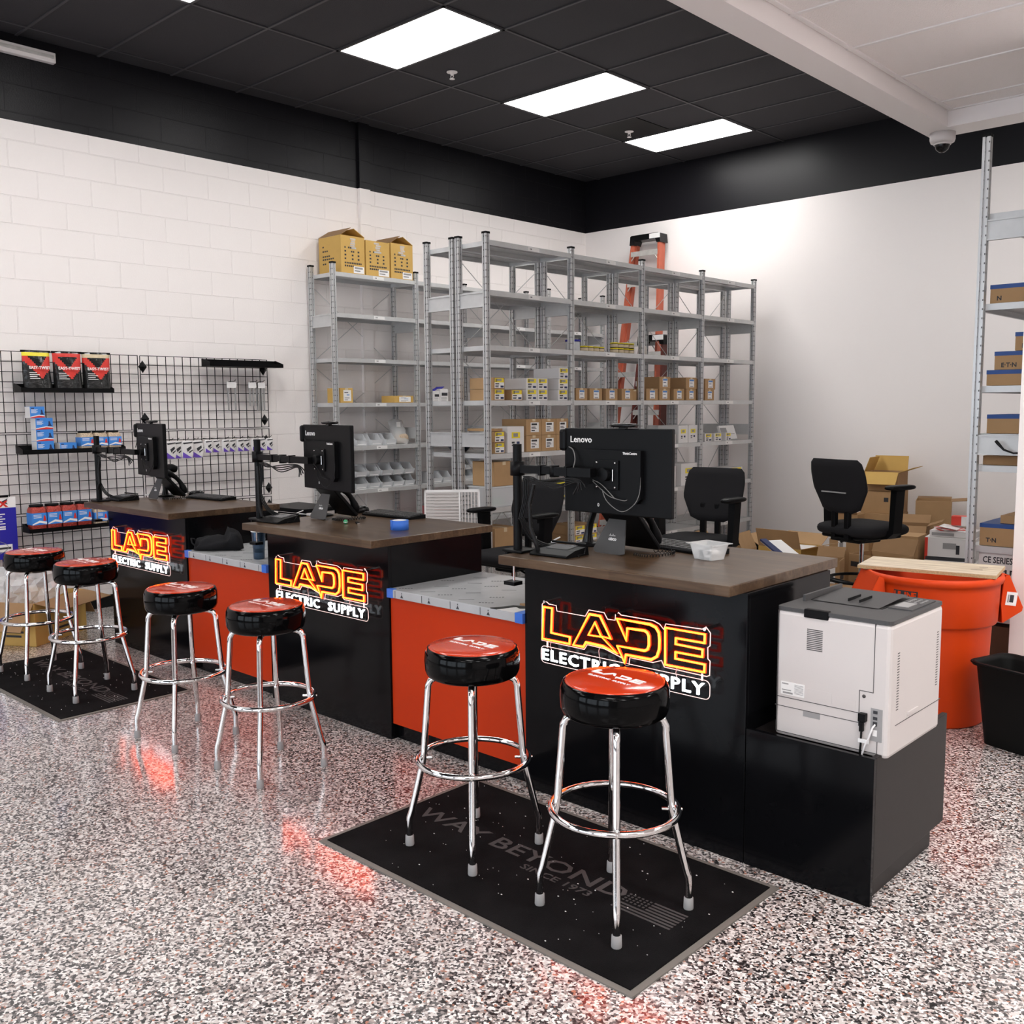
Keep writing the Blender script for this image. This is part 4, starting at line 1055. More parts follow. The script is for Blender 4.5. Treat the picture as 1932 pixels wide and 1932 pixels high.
# ------------------------------------------------------------------ row against the block wall
XW = -7.425
GT = 'large cartons on top of the wall rack'
for i, (a, b, h, nm) in enumerate(((5.60, 5.875, .34, 'left'), (5.89, 6.178, .325, 'middle'), (6.195, 6.472, .335, 'right'))):
    t = carton('large_carton', f'large yellow-brown carton with open flaps, {nm} on the wall rack top', XW+.02, a, b, 2.853, h, .34, 'big', GT)
    w_ = b-a
    if nm != 'middle':
        m = MB(); m.box(-.17, .17, 0, .14, 0, .004, 0, TR(0, -w_/2, h) @ RX(.55)); m.obj('flap', KRAFTD, t)
        m = MB(); m.box(-.17, .17, -.14, 0, 0, .004, 0, TR(0, w_/2, h) @ RX(-.5)); m.obj('flap', KRAFTY, t)
    m = MB()
    rnd = random.Random(i)
    for q in range(5): m.box(.171, .1722, -.03+rnd.uniform(-.02, .02), .025+rnd.uniform(-.01, .02), h*.66+q*.02, h*.66+q*.02+.016)
    m.obj('torn_tape', CLEARF, t)
carton('carton', 'brown carton with white label on the wall rack, left one', XW, 5.565, 5.713, 1.656, .138, .20, 'brownlab', 'cartons on the wall rack')
carton('carton', 'flat brown carton with white label on the wall rack, right one', XW, 6.22, 6.465, 1.656, .068, .20, 'brownlab', 'cartons on the wall rack')
def make_bin():
    t = thing('parts_bin', '', 'storage bin', (0, 0, 0), 0, 'clear plastic parts bins')
    # open-fronted hopper: front toward +x
    W, Dp, Hh, f = .066, .23, .112, .052
    prof = [(-Dp/2, 0), (Dp/2-.02, 0), (Dp/2, f), (Dp/2-.035, f+.004), (Dp/2-.085, Hh), (-Dp/2, Hh)]
    m = MB(); th = .0025
    for y0, y1 in ((-W, -W+th), (W-th, W)): m.prism([(p[0], p[1]) for p in prof], y0, y1, 'y')
    m.box(-Dp/2, Dp/2-.02, -W, W, 0, th); m.box(-Dp/2, -Dp/2+th, -W, W, 0, Hh)
    m.add([(Dp/2-.02, -W, 0), (Dp/2-.02, W, 0), (Dp/2, W, f), (Dp/2, -W, f), (Dp/2-.02-th, -W, 0), (Dp/2-.02-th, W, 0), (Dp/2-th, W, f), (Dp/2-th, -W, f)], [(0, 1, 2, 3), (7, 6, 5, 4), (3, 2, 6, 7), (0, 3, 7, 4), (1, 5, 6, 2)])
    m.box(-Dp/2, Dp/2-.085, -W-.006, -W+.004, Hh-.006, Hh); m.box(-Dp/2, Dp/2-.085, W-.004, W+.006, Hh-.006, Hh)
    m.obj('bin_shell', CLEAR, t)
    m = MB(); m.box(Dp/2-.016, Dp/2-.014, -.05, .05, .010, .038, 0, TR(0, 0, 0)); m.obj('label_slot', LABW, t)
    m = MB(); m.pillow(.12, .10, .05, 0, TR(-.02, 0, .027), .6, 12, 6); m.obj('contents', PLGREY, t)
    return remember(t)
BIN = make_bin(); nb = [0]
def put_bin(x, y, z, label):
    if nb[0] == 0: BIN.location = (x, y, z); BIN['label'] = label
    else: dup(BIN, (x, y, z), 0, label)
    nb[0] += 1
for i, y in enumerate((5.650, 5.817, 5.998, 6.177)): put_bin(XW-.115, y, 1.246, f'clear parts bin in the single row on the wall rack, {ORD[i]} from left')
for r in range(2):
    for i, y in enumerate((5.632, 5.800, 5.958, 6.118, 6.262, 6.406)): put_bin(XW-.115, y, .831+.116*r, f'clear parts bin on the wall rack, {("lower", "upper")[r]} row {ORD[i]} from left')
for i, y in enumerate((6.785, 6.93)): put_bin(XW-.115, y, .831, f'clear parts bin seen between the racks, {("left", "right")[i]} of a single pair')
for r in range(2):
    for i, y in enumerate((7.252, 7.405)): put_bin(XW-.115, y, .831+.116*r, f'clear parts bin seen through the double rack, {("lower", "upper")[r]} {("left", "right")[i]}')
t = thing('info_card', 'white card with tan top standing in the first parts bin', 'card', (XW-.012, 5.605, 1.262), 0)
m = MB(); m.box(-.003, .003, -.045, .045, 0, .112, 0); m.obj('card', LABW, t)
m = MB(); m.box(-.0034, .0034, -.045, .045, .112, .125, 0); m.obj('card_top', KRAFTY, t)
t = thing('hardware_bag', 'clear bag of metal hardware leaning on the wall rack shelf', 'bag', (XW-.08, 6.36, 1.246), 0)
m = MB(); nu = 18; rings = []
for i in range(13):
    q = i/12; wy = .10*(1-.15*q)*(1 if 0 < i < 12 else .3); dx_ = (.075*(1-q)+.010); z_ = .25*q
    rings.append([(dx_*math.cos(a)-.05*q, wy*math.sin(a)-.035*q+.008*math.sin(7*a+i), z_) for a in (2*PI*j/nu for j in range(nu))])
m.loft(rings); m.obj('bag_film', CLEARF, t)
m = MB(); m.pillow(.11, .15, .10, 0, TR(0, .005, .055), .7); m.obj('hardware', TANM, t)
m = MB(); m.box(.006, .008, -.06, -.01, .17, .22, 0); m.obj('bag_label', LABW, t)
for i, (a, b, h) in enumerate(((6.733, 6.821, .118), (6.830, 6.94, .140))):
    t = thing('retail_box', f'white box with blue flap seen between the racks, {("left", "right")[i]} one', 'box', (XW-.06, (a+b)/2, 1.656), 0, 'white boxes with blue flaps')
    w_ = b-a
    m = MB(); m.box(-.06, .06, -w_/2, w_/2, 0, h); m.obj('box_body', WBOX, t, .002)
    m = MB(); m.box(-.06, .06, 0, .045, 0, .003, 0, TR(0, -w_/2+.02, h) @ RX(.5)); m.obj('flap', BLUEC, t)
    m = MB(); m.box(.0602, .0608, -w_/2+.02, w_/2-.01, h*.5, h*.72, 0)
    for q in range(4): m.box(.0602, .0608, -w_/2+.012, w_/2-.02, h*.1+q*.012, h*.1+q*.012+.004, 1)
    m.obj('box_print', [INK, PLGREY], t)
t = thing('storage_bin', 'pink bin of parts low between the racks', 'storage bin', (XW-.10, 6.90, .421), 0)
m = MB(); m.taper(-.13, .13, -.16, .16, 0, .17, 1.12); m.obj('bin_body', PINKC, t)
m = MB(); m.box(-.15, .15, -.185, .185, .17, .178); m.obj('rim', CLEAR, t)
t = thing('metal_bowl', 'dark metal bowl on the middle rack shelf', 'bowl', (-5.76, 5.50, 1.246), 0)
m = MB(); m.lathe([(.0001, 0), (.06, 0), (.10, .045), (.105, .05), (.097, .05), (.0001, .01)], 24); m.obj('bowl', TUMB, t)
# leaning wire louvre panels
for i in range(2):
    t = thing('louvre_panel', f'white plastic grid panel leaning near the racks, {("front", "rear")[i]} one', 'grid panel', (-5.24-.07*i, 4.92+.075*i, .0), (.80+.04*i), 'leaning white grid panels')
    T = RX(-.16)
    m = MB(); Wp = .21; H0, H1 = .03, .99
    for a in ((-Wp, Wp, H0, H0+.012), (-Wp, Wp, H1-.012, H1), (-Wp, -Wp+.012, H0, H1), (Wp-.012, Wp, H0, H1), (.05, .062, H0, H1)): m.box(a[0], a[1], -.006, .006, a[2], a[3], 0, T)
    m.obj('frame', LABW, t)
    m = MB()
    for k in range(40): m.box(-Wp, .05, -.002, .002, .05+k*.0235, .062+k*.0235, 0, T)
    for k in range(28): m.box(.06, Wp, -.002, .002, .05+k*.0335, .066+k*.0335, 1, T)
    for k in range(6): m.box(.07+k*.024, .078+k*.024, -.003, .003, H0, H1, 0, T)
    m.obj('slats', [PLW, PLGREY], t)

# ------------------------------------------------------------------ ladders in the aisle
def ladder(name, label, xc, wt, wb, ztop, ytop, ybot, col, capm, steps, group):
    t = thing(name, label, 'ladder', (xc, ybot, 0), 0, group)
    dy = ytop-ybot
    def P(u, z, off=0): return Vector((u, dy*z/ztop+off, z))
    for sgn in (-1, 1):
        m = MB()
        for off, wf in ((0, 1), (.065, .94)):
            a = P(sgn*wb/2*wf, .0, off); b = P(sgn*wt/2*wf, ztop-.05, off)
            v = []
            for p in (a, b):
                for dx_, dd in ((-.014, -.035), (.014, -.035), (.014, .030), (-.014, .030)): v.append((p.x+dx_, p.y+dd, p.z))
            m.add(v, [(0, 3, 2, 1), (4, 5, 6, 7), (0, 1, 5, 4), (1, 2, 6, 5), (2, 3, 7, 6), (3, 0, 4, 7)])
        m.obj('rail', col, t)
    for k in range(steps):
        z = .25+k*(ztop-.45)/(steps-1); q = z/ztop; hw = (wb*(1-q)+wt*q)/2-.01
        m = MB(); p = P(0, z)
        m.box(-hw, hw, p.y-.045, p.y+.035, z-.012, z+.012); m.box(-hw, hw, p.y-.046, p.y-.040, z-.045, z+.012)
        for sgn in (-1, 1):
            m.tube([(sgn*(hw-.005), p.y-.04, z-.09), (sgn*(hw-.07), p.y-.04, z-.01)], .006, 6)
        m.obj('step', ALU, t)
    m = MB(); p = P(0, ztop)
    m.prism([(-wt/2-.03, -.10), (-wt/2-.02, 0), (-wt/2+.0, .01), (wt/2, .01), (wt/2+.02, 0), (wt/2+.03, -.10), (wt/2-.02, -.10), (wt/2-.04, -.055), (-wt/2+.04, -.055), (-wt/2+.02, -.10)], p.y-.055, p.y+.10, 'y', 0, TR(0, 0, ztop-.01))
    m.obj('top_cap', capm, t, .004)
    m = MB(); m.box(wt/2-.12, wt/2+.026, p.y-.0565, p.y-.054, ztop-.06, ztop-.005); m.obj('top_label', LABW, t)
    return t
ladder('step_ladder', 'tall orange fibreglass step ladder leaning on the back wall', -6.75, .37, .78, 3.58, 9.50, 9.10, REDFG, PLB2, 10, 'ladders behind the racks')
ladder('step_ladder', 'shorter dark step ladder standing before the orange one', -6.45, .30, .52, 2.40, 9.20, 8.95, mat('dark_red_fibreglass', (.10, .018, .012), .5), PLB, 7, 'ladders behind the racks')
# ================================================================== office chairs
def chair(x, y, sz, rz, label):
    """drafting chair, local front is -y; sz = seat top height"""
    t = thing('office_chair', label, 'chair', (x, y, 0), rz, 'black drafting chairs')
    m = MB(); m.pillow(.50, .48, .095, 0, TR(0, 0, sz-.045), .42, 28, 12); m.obj('seat', FAB, t)
    m = MB(); m.box(-.19, .19, -.17, .19, sz-.105, sz-.075); m.box(-.08, .08, -.10, .12, sz-.14, sz-.10); m.obj('seat_pan', PLB, t, .012)
    m = MB(); rings = []; nu = 24
    for i in range(15):
        q = i/14; z = sz+.075+.365*q
        hw = (.145+.085*min(1, q*2.2))*(1-.10*max(0, q-.75)*4) if 0 < i < 14 else (.10 if i == 0 else .19)
        th = .032 if 0 < i < 14 else .012
        ring = []
        for j in range(nu):
            a = 2*PI*j/nu; u = hw*math.copysign(abs(math.cos(a))**.6, math.cos(a)); v = th*math.copysign(abs(math.sin(a))**.7, math.sin(a))
            ring.append((u, .235+.05*q-.07*q*(1-q)*0-.045*math.cos(PI*q*.9)*.4+v-.55*u*u, z))
        rings.append(ring)
    m.loft(rings); m.obj('backrest', FAB, t)
    m = MB(); m.box(-.085, -.045, .20, .235, sz-.10, sz+.20); m.box(.03, .065, .20, .235, sz-.10, sz+.20); m.box(-.085, .065, .08, .235, sz-.115, sz-.09); m.obj('back_bracket', PLB, t, .006)
    m = MB(); m.box(-.11, .10, .288, .296, sz+.215, sz+.223); m.obj('back_trim', PLGREY, t)
    for s_ in (-1, 1):
        m = MB(); m.prism([(s_*.25, sz-.09), (s_*.30, sz-.05), (s_*.318, sz+.24), (s_*.27, sz+.24), (s_*.262, sz-.03), (s_*.2, sz-.075), (s_*.2, sz-.095)], -.03, .05, 'y'); o = m.obj('armrest', PLB, t, .008)
        m = MB(); m.pillow(.085, .25, .035, 0, TR(s_*.295, -.01, sz+.255), .5); m.obj('arm_pad', PLB, o)
    m = MB(); m.tube([(0, 0, .24), (0, 0, sz-.12)], .016, 14, 0); m.tube([(0, 0, .08), (0, 0, .36)], .027, 14, 1); m.obj('gas_column', [CHROME, PLB], t)
    m = MB(); m.tube([(.06, -.02, sz-.12), (.16, -.03, sz-.145), (.22, -.04, sz-.165)], [.006, .008, .012], 8); m.obj('lever', PLB, t)
    m = MB(); m.tube([(.22*math.cos(2*PI*j/36), .22*math.sin(2*PI*j/36), .40) for j in range(36)], .011, 8, 0, True)
    for k in range(4):
        a = PI/4+k*PI/2; m.tube([(.02*math.cos(a), .02*math.sin(a), .36), (.215*math.cos(a), .215*math.sin(a), .40)], .009, 8)
    m.lathe([(.028, .33), (.04, .33), (.04, .40), (.028, .40)], 16); m.obj('foot_ring', PLB, t)
    m = MB(); m.lathe([(.0001, .06), (.045, .06), (.04, .13), (.0001, .135)], 16)
    for k in range(5):
        a = .3+2*PI*k/5; m.tube([(.03*math.cos(a), .03*math.sin(a), .10), (.30*math.cos(a), .30*math.sin(a), .070)], [.024, .017], 8)
    m.obj('star_base', PLB, t)
    for k in range(5):
        a = .3+2*PI*k/5; m = MB()
        T = TR(.295*math.cos(a), .295*math.sin(a), .028) @ RZ(a) @ RX(PI/2)
        m.lathe([(.0001, -.024), (.026, -.024), (.028, -.018), (.028, -.006), (.02, 0), (.028, .006), (.028, .018), (.026, .024), (.0001, .024)], 16, 0, T); m.tube([(.295*math.cos(a), .295*math.sin(a), .03), (.295*math.cos(a), .295*math.sin(a), .07)], .007, 6)
        m.obj('caster', PLB, t)
    return t
chair(-2.80, 6.50, .800, math.radians(162), 'black office chair against the white wall, before the cardboard pile')
chair(-3.56, 5.58, .735, .02, 'black office chair right of the near monitor, before the rack')
chair(-4.47, 4.76, .640, -.02, 'black office chair left of the near monitor, behind the cables')

# ================================================================== bins at the right
t = thing('trash_can', 'large orange round trash can with a plywood board on top', 'trash can', (-1.80, 5.065, 0), 0)
RIM = .76
m = MB(); m.lathe([(0.0001, 0.012), (0.25, 0.0), (0.262, 0.012), (0.279, 0.5), (0.28, 0.51), (0.299, 0.512), (0.304, 0.52), (0.311, 0.69), (0.313, 0.715), (0.324, 0.718), (0.328, 0.735), (0.324, 0.752), (0.312, 0.755), (0.304, 0.74), (0.293, 0.52), (0.268, 0.5), (0.255, 0.03), (0.0001, 0.025)], 56); m.obj('can_body', ORG, t, 0)
va = math.atan2(.685, .728)
for k in (0, PI):
    # side handle: a flared shield hanging from the rim, open at the top
    T = RZ(va+k)
    m = MB()
    pr = [(.300, .735), (.326, .748), (.400, .585), (.396, .565), (.300, .505), (.29, .6)]
    for y0, y1 in ((-.125, -.113), (.113, .125)): m.prism(pr, y0, y1, 'y', 0, T)
    m.add([(.326, -.12, .748), (.326, .12, .748), (.400, .12, .585), (.400, -.12, .585), (.316, -.12, .745), (.316, .12, .745), (.388, .12, .590), (.388, -.12, .590)], [(3, 2, 1, 0), (4, 5, 6, 7), (0, 1, 5, 4), (2, 3, 7, 6)], 0, False, T)
    m.add([(.400, -.12, .585), (.400, .12, .585), (.296, .12, .505), (.296, -.12, .505), (.388, -.12, .590), (.388, .12, .590), (.298, .12, .518), (.298, -.12, .518)], [(3, 2, 1, 0), (4, 5, 6, 7)], 0, False, T)
    m.obj('handle', ORG, t)
# labels on the can, facing the camera side
def on_can(ang, r, z, lean=0): return RZ(ang) @ TR(r, 0, z) @ RY(lean) @ FX
fa = math.atan2(-.728*.98-.02, .40)
m = MB()
for k in range(9):
    T = RZ(-1.64+(k-4)*.042) @ TR(.3125, 0, .668); m.box(-.002, .001, -.0075, .0075, -.022, .022, 0, T)
for k, ch in enumerate('ULINE'):
    T = RZ(-1.64+(k-2)*.070) @ TR(.3140, 0, .668) @ FX; m.text(ch, .040, T, 1, .0004, .0015)
m.obj('maker_label', [INK, ORG], t)
m = MB(); T = RZ(va) @ TR(.340, -.1256, .628) @ RY(.12); m.box(-.027, .027, -.001, .001, -.034, .034, 0, T); m.box(-.010, .010, -.0018, -.001, -.018, .02, 1, T); m.box(-.020, -.013, -.0018, -.001, -.02, .02, 2, T); m.obj('sticker', [LABW, INK, PLGREY], t)
t = thing('plywood_board', 'pale plywood board lying across the orange trash can', 'board', (-1.825, 5.09, .7560), .17)
m = MB(); m.box(-.325, .325, -.165, .165, .0012, .019, 0); m.obj('face', PLY, t)
m = MB(); m.box(-.326, .326, -.166, .166, .0004, .0165, 0); m.obj('edge_plies', PLYE, t)
m = MB(); m.cbox((.22, -.03, .0192), (.055, .007, .0006)); m.cbox((.24, .06, .0192), (.04, .005, .0006)); m.obj('knot_marks', INK, t)
t = thing('waste_bin', 'black rectangular wastebasket beside the orange trash can', 'waste bin', (-1.285, 4.835, 0), -.30)
def rr3(hx, hy, r, z): return [(p[0], p[1], z) for p in MB().rrect(hx, hy, r, 6)]
m = MB(); m.loft([rr3(.145, .100, .04, 0), rr3(.185, .130, .05, .375), rr3(.200, .145, .055, .378), rr3(.202, .147, .055, .392), rr3(.188, .133, .05, .394), rr3(.182, .127, .05, .37), rr3(.142, .097, .04, .006)], 0, None, True, True); m.obj('bin_body', RUBB, t)
m = MB(); m.tube(rr3(.203, .148, .055, .390), .005, 6, 0, True); m.obj('rim', PLB, t)

# ================================================================== cardboard pile by the back wall
GP = 'cardboard boxes piled by the back wall'
def open_box(name, label, x, y, z, rz, wx, dy, h, body, flaps, marks=(), group=GP, inside=KRAFTD):
    """hollow carton; flaps: {'f','b','l','r'} -> opening angle from vertical (deg)"""
    t = thing(name, label, 'box', (x, y, z), rz, group)
    th = .005; X, Y = wx/2, dy/2
    m = MB(); m.box(-X, X, -Y, -Y+th, 0, h); m.box(-X, X, Y-th, Y, 0, h); m.box(-X, -X+th, -Y+th, Y-th, 0, h); m.box(X-th, X, -Y+th, Y-th, 0, h); m.box(-X, X, -Y, Y, 0, th)
    if not flaps: m.box(-X, X, -Y, Y, h-th, h+.001)
    m.obj('box_body', body, t, .0015)
    L = min(wx, dy)*.48
    for k, a in flaps.items():
        a = math.radians(a); m = MB()
        if k in 'fb':
            s_ = -1 if k == 'f' else 1
            m.box(-X+.004, X-.004, -.002, .002, 0, L, 0, TR(0, s_*(Y-.002), h) @ RX(-s_*a))
        else:
            s_ = -1 if k == 'l' else 1
            m.box(-.002, .002, -Y+.004, Y-.004, 0, L, 0, TR(s_*(X-.002), 0, h) @ RY(s_*a))
        m.obj('flap', inside, t)
    if marks:
        m = MB(); ms = [LABW, INK, NAVY, PLGREY, REDBOX]
        for kind, u, v, su, sv, mi in marks:
            if kind == 'r': m.box(-X+u*wx, -X+(u+su)*wx, -Y-.0012-.0006*(mi > 0), -Y+.001, v*h, (v+sv)*h, mi)
            elif kind == 's': m.box(X-.001, X+.0012+.0006*(mi > 0), -Y+u*dy, -Y+(u+su)*dy, v*h, (v+sv)*h, mi)
            else: m.text(kind, sv*h, TR(-X+u*wx, -Y-.0012, v*h) @ FY, mi, .0006, .0015, sx=su)
        m.obj('box_print', ms, t)
    return t
# back layer, resting on one another
open_box('carton', 'kraft carton under the tall stack, lowest by the wall', -3.75, 9.10, 0, .12, .40, .40, .36, KRAFT, {})
open_box('carton', 'kraft carton in the middle of the tall stack', -3.74, 9.12, .362, .10, .37, .38, .22, KRAFT, {})
open_box('carton', 'closed kraft carton with black mark under the open one', -3.73, 9.14, .583, .12, .34, .34, .205, KRAFT, {}, (('r', .62, .55, .12, .2, 1),))
open_box('carton', 'open kraft carton with raised flap on the tall stack', -3.74, 9.18, .790, .10, .32, .30, .18, KRAFT, {'b': 12, 'r': 70, 'l': -20, 'f': 140}, inside=KRAFTY)
open_box('carton', 'kraft carton holding up the square brown one', -3.24, 9.22, 0, .1, .40, .42, .455, KRAFT, {})
open_box('carton', 'square brown carton with open top by the wall', -3.27, 9.14, .458, .32, .30, .30, .27, KRAFT, {'b': 88, 'r': 85})
open_box('carton', 'small kraft carton with black frame print before the stack', -3.90, 8.76, .36, .05, .22, .18, .23, KRAFT, {'f': 30}, (('r', .42, .35, .26, .5, 1), ('r', .46, .40, .18, .4, 0)))
open_box('carton', 'tall kraft carton supporting the framed print one', -3.90, 8.74, 0, .05, .26, .24, .358, KRAFT, {})
open_box('carton', 'open dark kraft carton right of the office chair seat', -3.28, 8.62, .35, .25, .30, .26, .20, KRAFTD, {'f': 130, 'r': 70, 'b': 60})
open_box('carton', 'kraft carton beneath the open dark one', -3.28, 8.64, 0, .22, .34, .30, .348, KRAFT, {})
# front layer
open_box('carton', 'kraft carton with white label under the chair seat', -3.52, 7.97, 0, .30, .30, .28, .48, KRAFT, {}, (('r', .18, .80, .22, .16, 0), ('r', .22, .83, .1, .1, 3)))
open_box('carton', 'narrow kraft carton with round stamp beside the white boxes', -3.245, 8.14, 0, .12, .12, .24, .49, KRAFTY, {}, (('r', .3, .25, .5, .10, 1), ('r', .4, .27, .3, .06, 2)))
open_box('carton', 'tall kraft carton with vertical lettering beside the lamp box', -3.085, 8.15, 0, .10, .17, .26, .52, KRAFT, {}, (('r', .3, .62, .06, .26, 1), ('r', .5, .62, .04, .2, 1)))
open_box('carton', 'white lettered carton under the lamp box', -2.77, 8.22, 0, .18, .40, .30, .335, WBOX, {}, (('CUC SERIES', .42, .80, .9, .17, 1),))
t = open_box('carton', 'white box picturing a caged lamp, red on its left edge', -2.78, 8.22, .338, .18, .38, .26, .185, WBOX, {}, (('r', 0, .02, .06, .97, 4), ('r', .02, 0, .98, .16, 1), ('r', .36, .52, .26, .26, 3), ('r', .40, .56, .03, .18, 0), ('r', .46, .56, .03, .18, 0), ('r', .52, .56, .03, .18, 0), ('r', .62, .30, .07, .40, 1), ('r', .70, .03, .24, .1, 0)))
open_box('carton', 'flat white box lying on the lamp box', -2.77, 8.24, .526, .12, .34, .24, .05, WBOX, {}, (('r', .05, .2, .5, .5, 3),))
t = thing('leaflets', 'loose red and white leaflets on the flat white box', 'papers', (-2.80, 8.20, .578), .3)
m = MB()
for k in range(5): m.box(-.10, .10, -.07, .07, .006*k, .006*k+.003, (0, 1, 0, 2, 0)[k], RZ(.35*k) @ RX(.04*k))
m.obj('sheets', [LABW, REDBOX, PINKC], t)
open_box('carton', 'small red and white box on top of the leaflets pile', -2.74, 8.30, .612, .2, .15, .09, .075, REDBOX, {}, (('r', .5, 0, .3, 1, 0),))
open_box('carton', 'open kraft carton of papers behind the near counter', -3.88, 7.56, 0, -.05, .40, .34, .42, KRAFTY, {'f': 20, 'b': 60, 'l': 60, 'r': 75}, inside=KRAFT)
t = thing('papers', 'white papers filling the open kraft carton', 'papers', (-3.88, 7.56, .405), .05)
m = MB(); m.box(-.18, .0, -.13, .12, -.06, .02); m.box(.0, .18, -.12, .13, -.06, .012); m.obj('sheets', LABW, t)
open_box('carton', 'small kraft carton with white label and code behind the counter corner', -3.38, 7.22, 0, .25, .22, .20, .40, KRAFT, {'b': 40}, (('r', .05, .55, .8, .38, 0), ('r', .10, .72, .3, .16, 3), ('r', .55, .58, .24, .14, 1), ('s', .1, .6, .7, .1, 1)))
open_box('carton', 'kraft carton with slanted top beside the chair column', -3.12, 7.62, 0, -.25, .40, .28, .41, KRAFT, {'b': 25}, (('r', .05, .75, .3, .10, 1), ('r', .52, .68, .34, .20, 0), ('r', .56, .78, .26, .08, 1)))
open_box('carton', 'brown carton low behind the foot ring of the chair', -3.10, 7.02, 0, .1, .40, .30, .22, KRAFTD, {})
open_box('carton', 'open kraft carton left of the blue folder behind the counter', -4.04, 6.83, 0, .15, .36, .30, .47, KRAFT, {'l': 35, 'r': -25}, inside=KRAFT)
t = thing('folder', 'dark blue folder resting on white papers behind the counter', 'folder', (-3.66, 7.00, .47), -.5)
m = MB(); m.box(-.17, .17, -.10, -.045, 0, .016, 0, RY(.32)); m.obj('cover', NAVY, t)
m = MB(); m.box(-.165, .172, -.095, .095, -.006, .0, 0, RY(.32)); m.obj('pages', LABW, t)
open_box('carton', 'kraft carton carrying the blue folder', -3.62, 6.98, 0, -.3, .30, .26, .36, KRAFT, {})
t = thing('white_sheet', 'white paper sheet under the blue folder', 'papers', (-3.66, 6.93, .405), -.3)
m = MB(); m.box(-.16, .16, -.12, .12, 0, .004, 0, RY(.15)); m.obj('sheet', LABW, t)

# ================================================================== contents of the right-hand rack
GR = 'cartons on the rack at the right edge'
def rbox(label, x0, x1, y0, z, h, strip=True, word=None, body=KRAFT):
    t = thing('carton', label, 'box', ((x0+x1)/2, y0, z), 0, GR)
    hx = (x1-x0)/2
    m = MB(); m.box(-hx, hx, 0, .40, 0, h); m.obj('box_body', body, t, .002)
    if strip:
        m = MB(); m.box(-hx-.001, hx+.001, -.0012, .401, h-.022, h+.0012); m.obj('blue_band', BLUET, t)
    if word:
        m = MB(); m.text(word, .034, TR(-hx+.035, -.001, h*.25) @ FY, 0, .0004, .001, align='LEFT'); m.obj('box_print', INK, t)
rbox('kraft carton with blue band on the upper shelf of the right rack', -1.835, -1.50, 5.86, 2.157, .10, True, 'N')
rbox('kraft carton with blue band, lower of the stepped pair', -1.835, -1.50, 5.86, 1.702, .085, True)
rbox('kraft carton with blue band and lettering, upper of the stepped pair', -1.800, -1.50, 5.87, 1.789, .100, True, 'E·T·N')
rbox('kraft carton with blue band topping the stepped stack', -1.70, -1.50, 5.88, 1.892, .10, True, 'E')
rbox('kraft carton with blue band beside the black computer tower', -1.835, -1.62, 5.90, 1.434, .105, True)
rbox('flat brown carton just under the end plate of the right rack', -1.835, -1.50, 5.86, 1.257, .052, False, None, KRAFTD)
rbox('kraft carton with blue band, tape and lettering on the low shelf', -1.835, -1.50, 5.86, .797, .125, True, 'T·N')
rbox('closed flat carton with lifted flaps on the low shelf', -1.74, -1.50, 5.90, .925, .045, False)
rbox('white lettered carton on the shelf near the floor', -1.835, -1.50, 5.86, .40, .36, False, None, WBOX)
t = [o for o in COL.objects if o.get('label') == 'white lettered carton on the shelf near the floor'][0]
m = MB(); m.text('CE SERIES', .05, TR(-.145, -.001, .315) @ FY, 0, .0004, .001, align='LEFT', sx=.75); m.text('CUT', .05, TR(-.06, -.001, .245) @ FY, 0, .0004, .002, align='LEFT'); m.obj('box_print', INK, t)
rbox('kraft carton at the foot of the right rack', -1.82, -1.50, 5.86, .102, .235, False, None, mat('dark_cardboard', (.10, .045, .025), .8))
t = thing('computer_tower', 'black computer tower on the right rack beside the partition', 'computer', (-1.56, 5.845, 1.434), 0)
m = MB(); m.box(-.035, .06, 0, .04, 0, .335); m.obj('case', PLB, t, .004)
m = MB(); m.box(.008, .035, -.001, .0005, .012, .06, 0); m.lathe([(.0001, 0), (.005, 0), (.005, .001), (.0001, .001)], 12, 0, TR(.0, -.0002, .13) @ RX(PI/2)); m.obj('sticker', LABW, t)
t = thing('power_cable', 'short black cable end hanging before the rack end plate', 'cable', (-1.68, 5.775, 1.36), 0)
m = MB(); m.tube([(-.065, .0, .035), (-.05, -.005, .02), (-.02, -.008, -.012), (.03, -.008, -.03), (.09, -.006, -.025), (.16, 0, .01), (.2, .01, .05)], [.009, .009, .006, .005, .005, .005, .005], 8); m.obj('cord', WIRE, t)

# ================================================================== wire grid wall on the left
GX = -7.735
def make_grid(nm, y0, y1, z0, z1, label):
    t = thing('wire_grid_panel', label, 'grid panel', (GX, y0, z0), 0, 'black wire grid panels')
    m = MB(); n = int(round((y1-y0)/.0762)); k = int(round((z1-z0)/.0762)); W = y1-y0; H = z1-z0; r = .0026
    for i in range(n+1): m.box(-r, r, i*W/n-r, i*W/n+r, 0, H)
    for j in range(k+1): m.box(-r+.005, r+.005, 0, W, j*H/k-r, j*H/k+r)
    m.obj('wires', WIRE, t)
    return t
rows = ((1.440, 2.045, 'upper'), (.825, 1.425, 'middle'), (.205, .805, 'lower'))
cols = ((3.785, 4.985, 'right'), (2.565, 3.765, 'centre'), (1.345, 2.545, 'left'))
PAN = {}
for z0, z1, rn in rows:
    for y0, y1, cn in cols:
        PAN[rn, cn] = make_grid('', y0, y1, z0, z1, f'{rn} {cn} black wire grid panel on the white block wall')
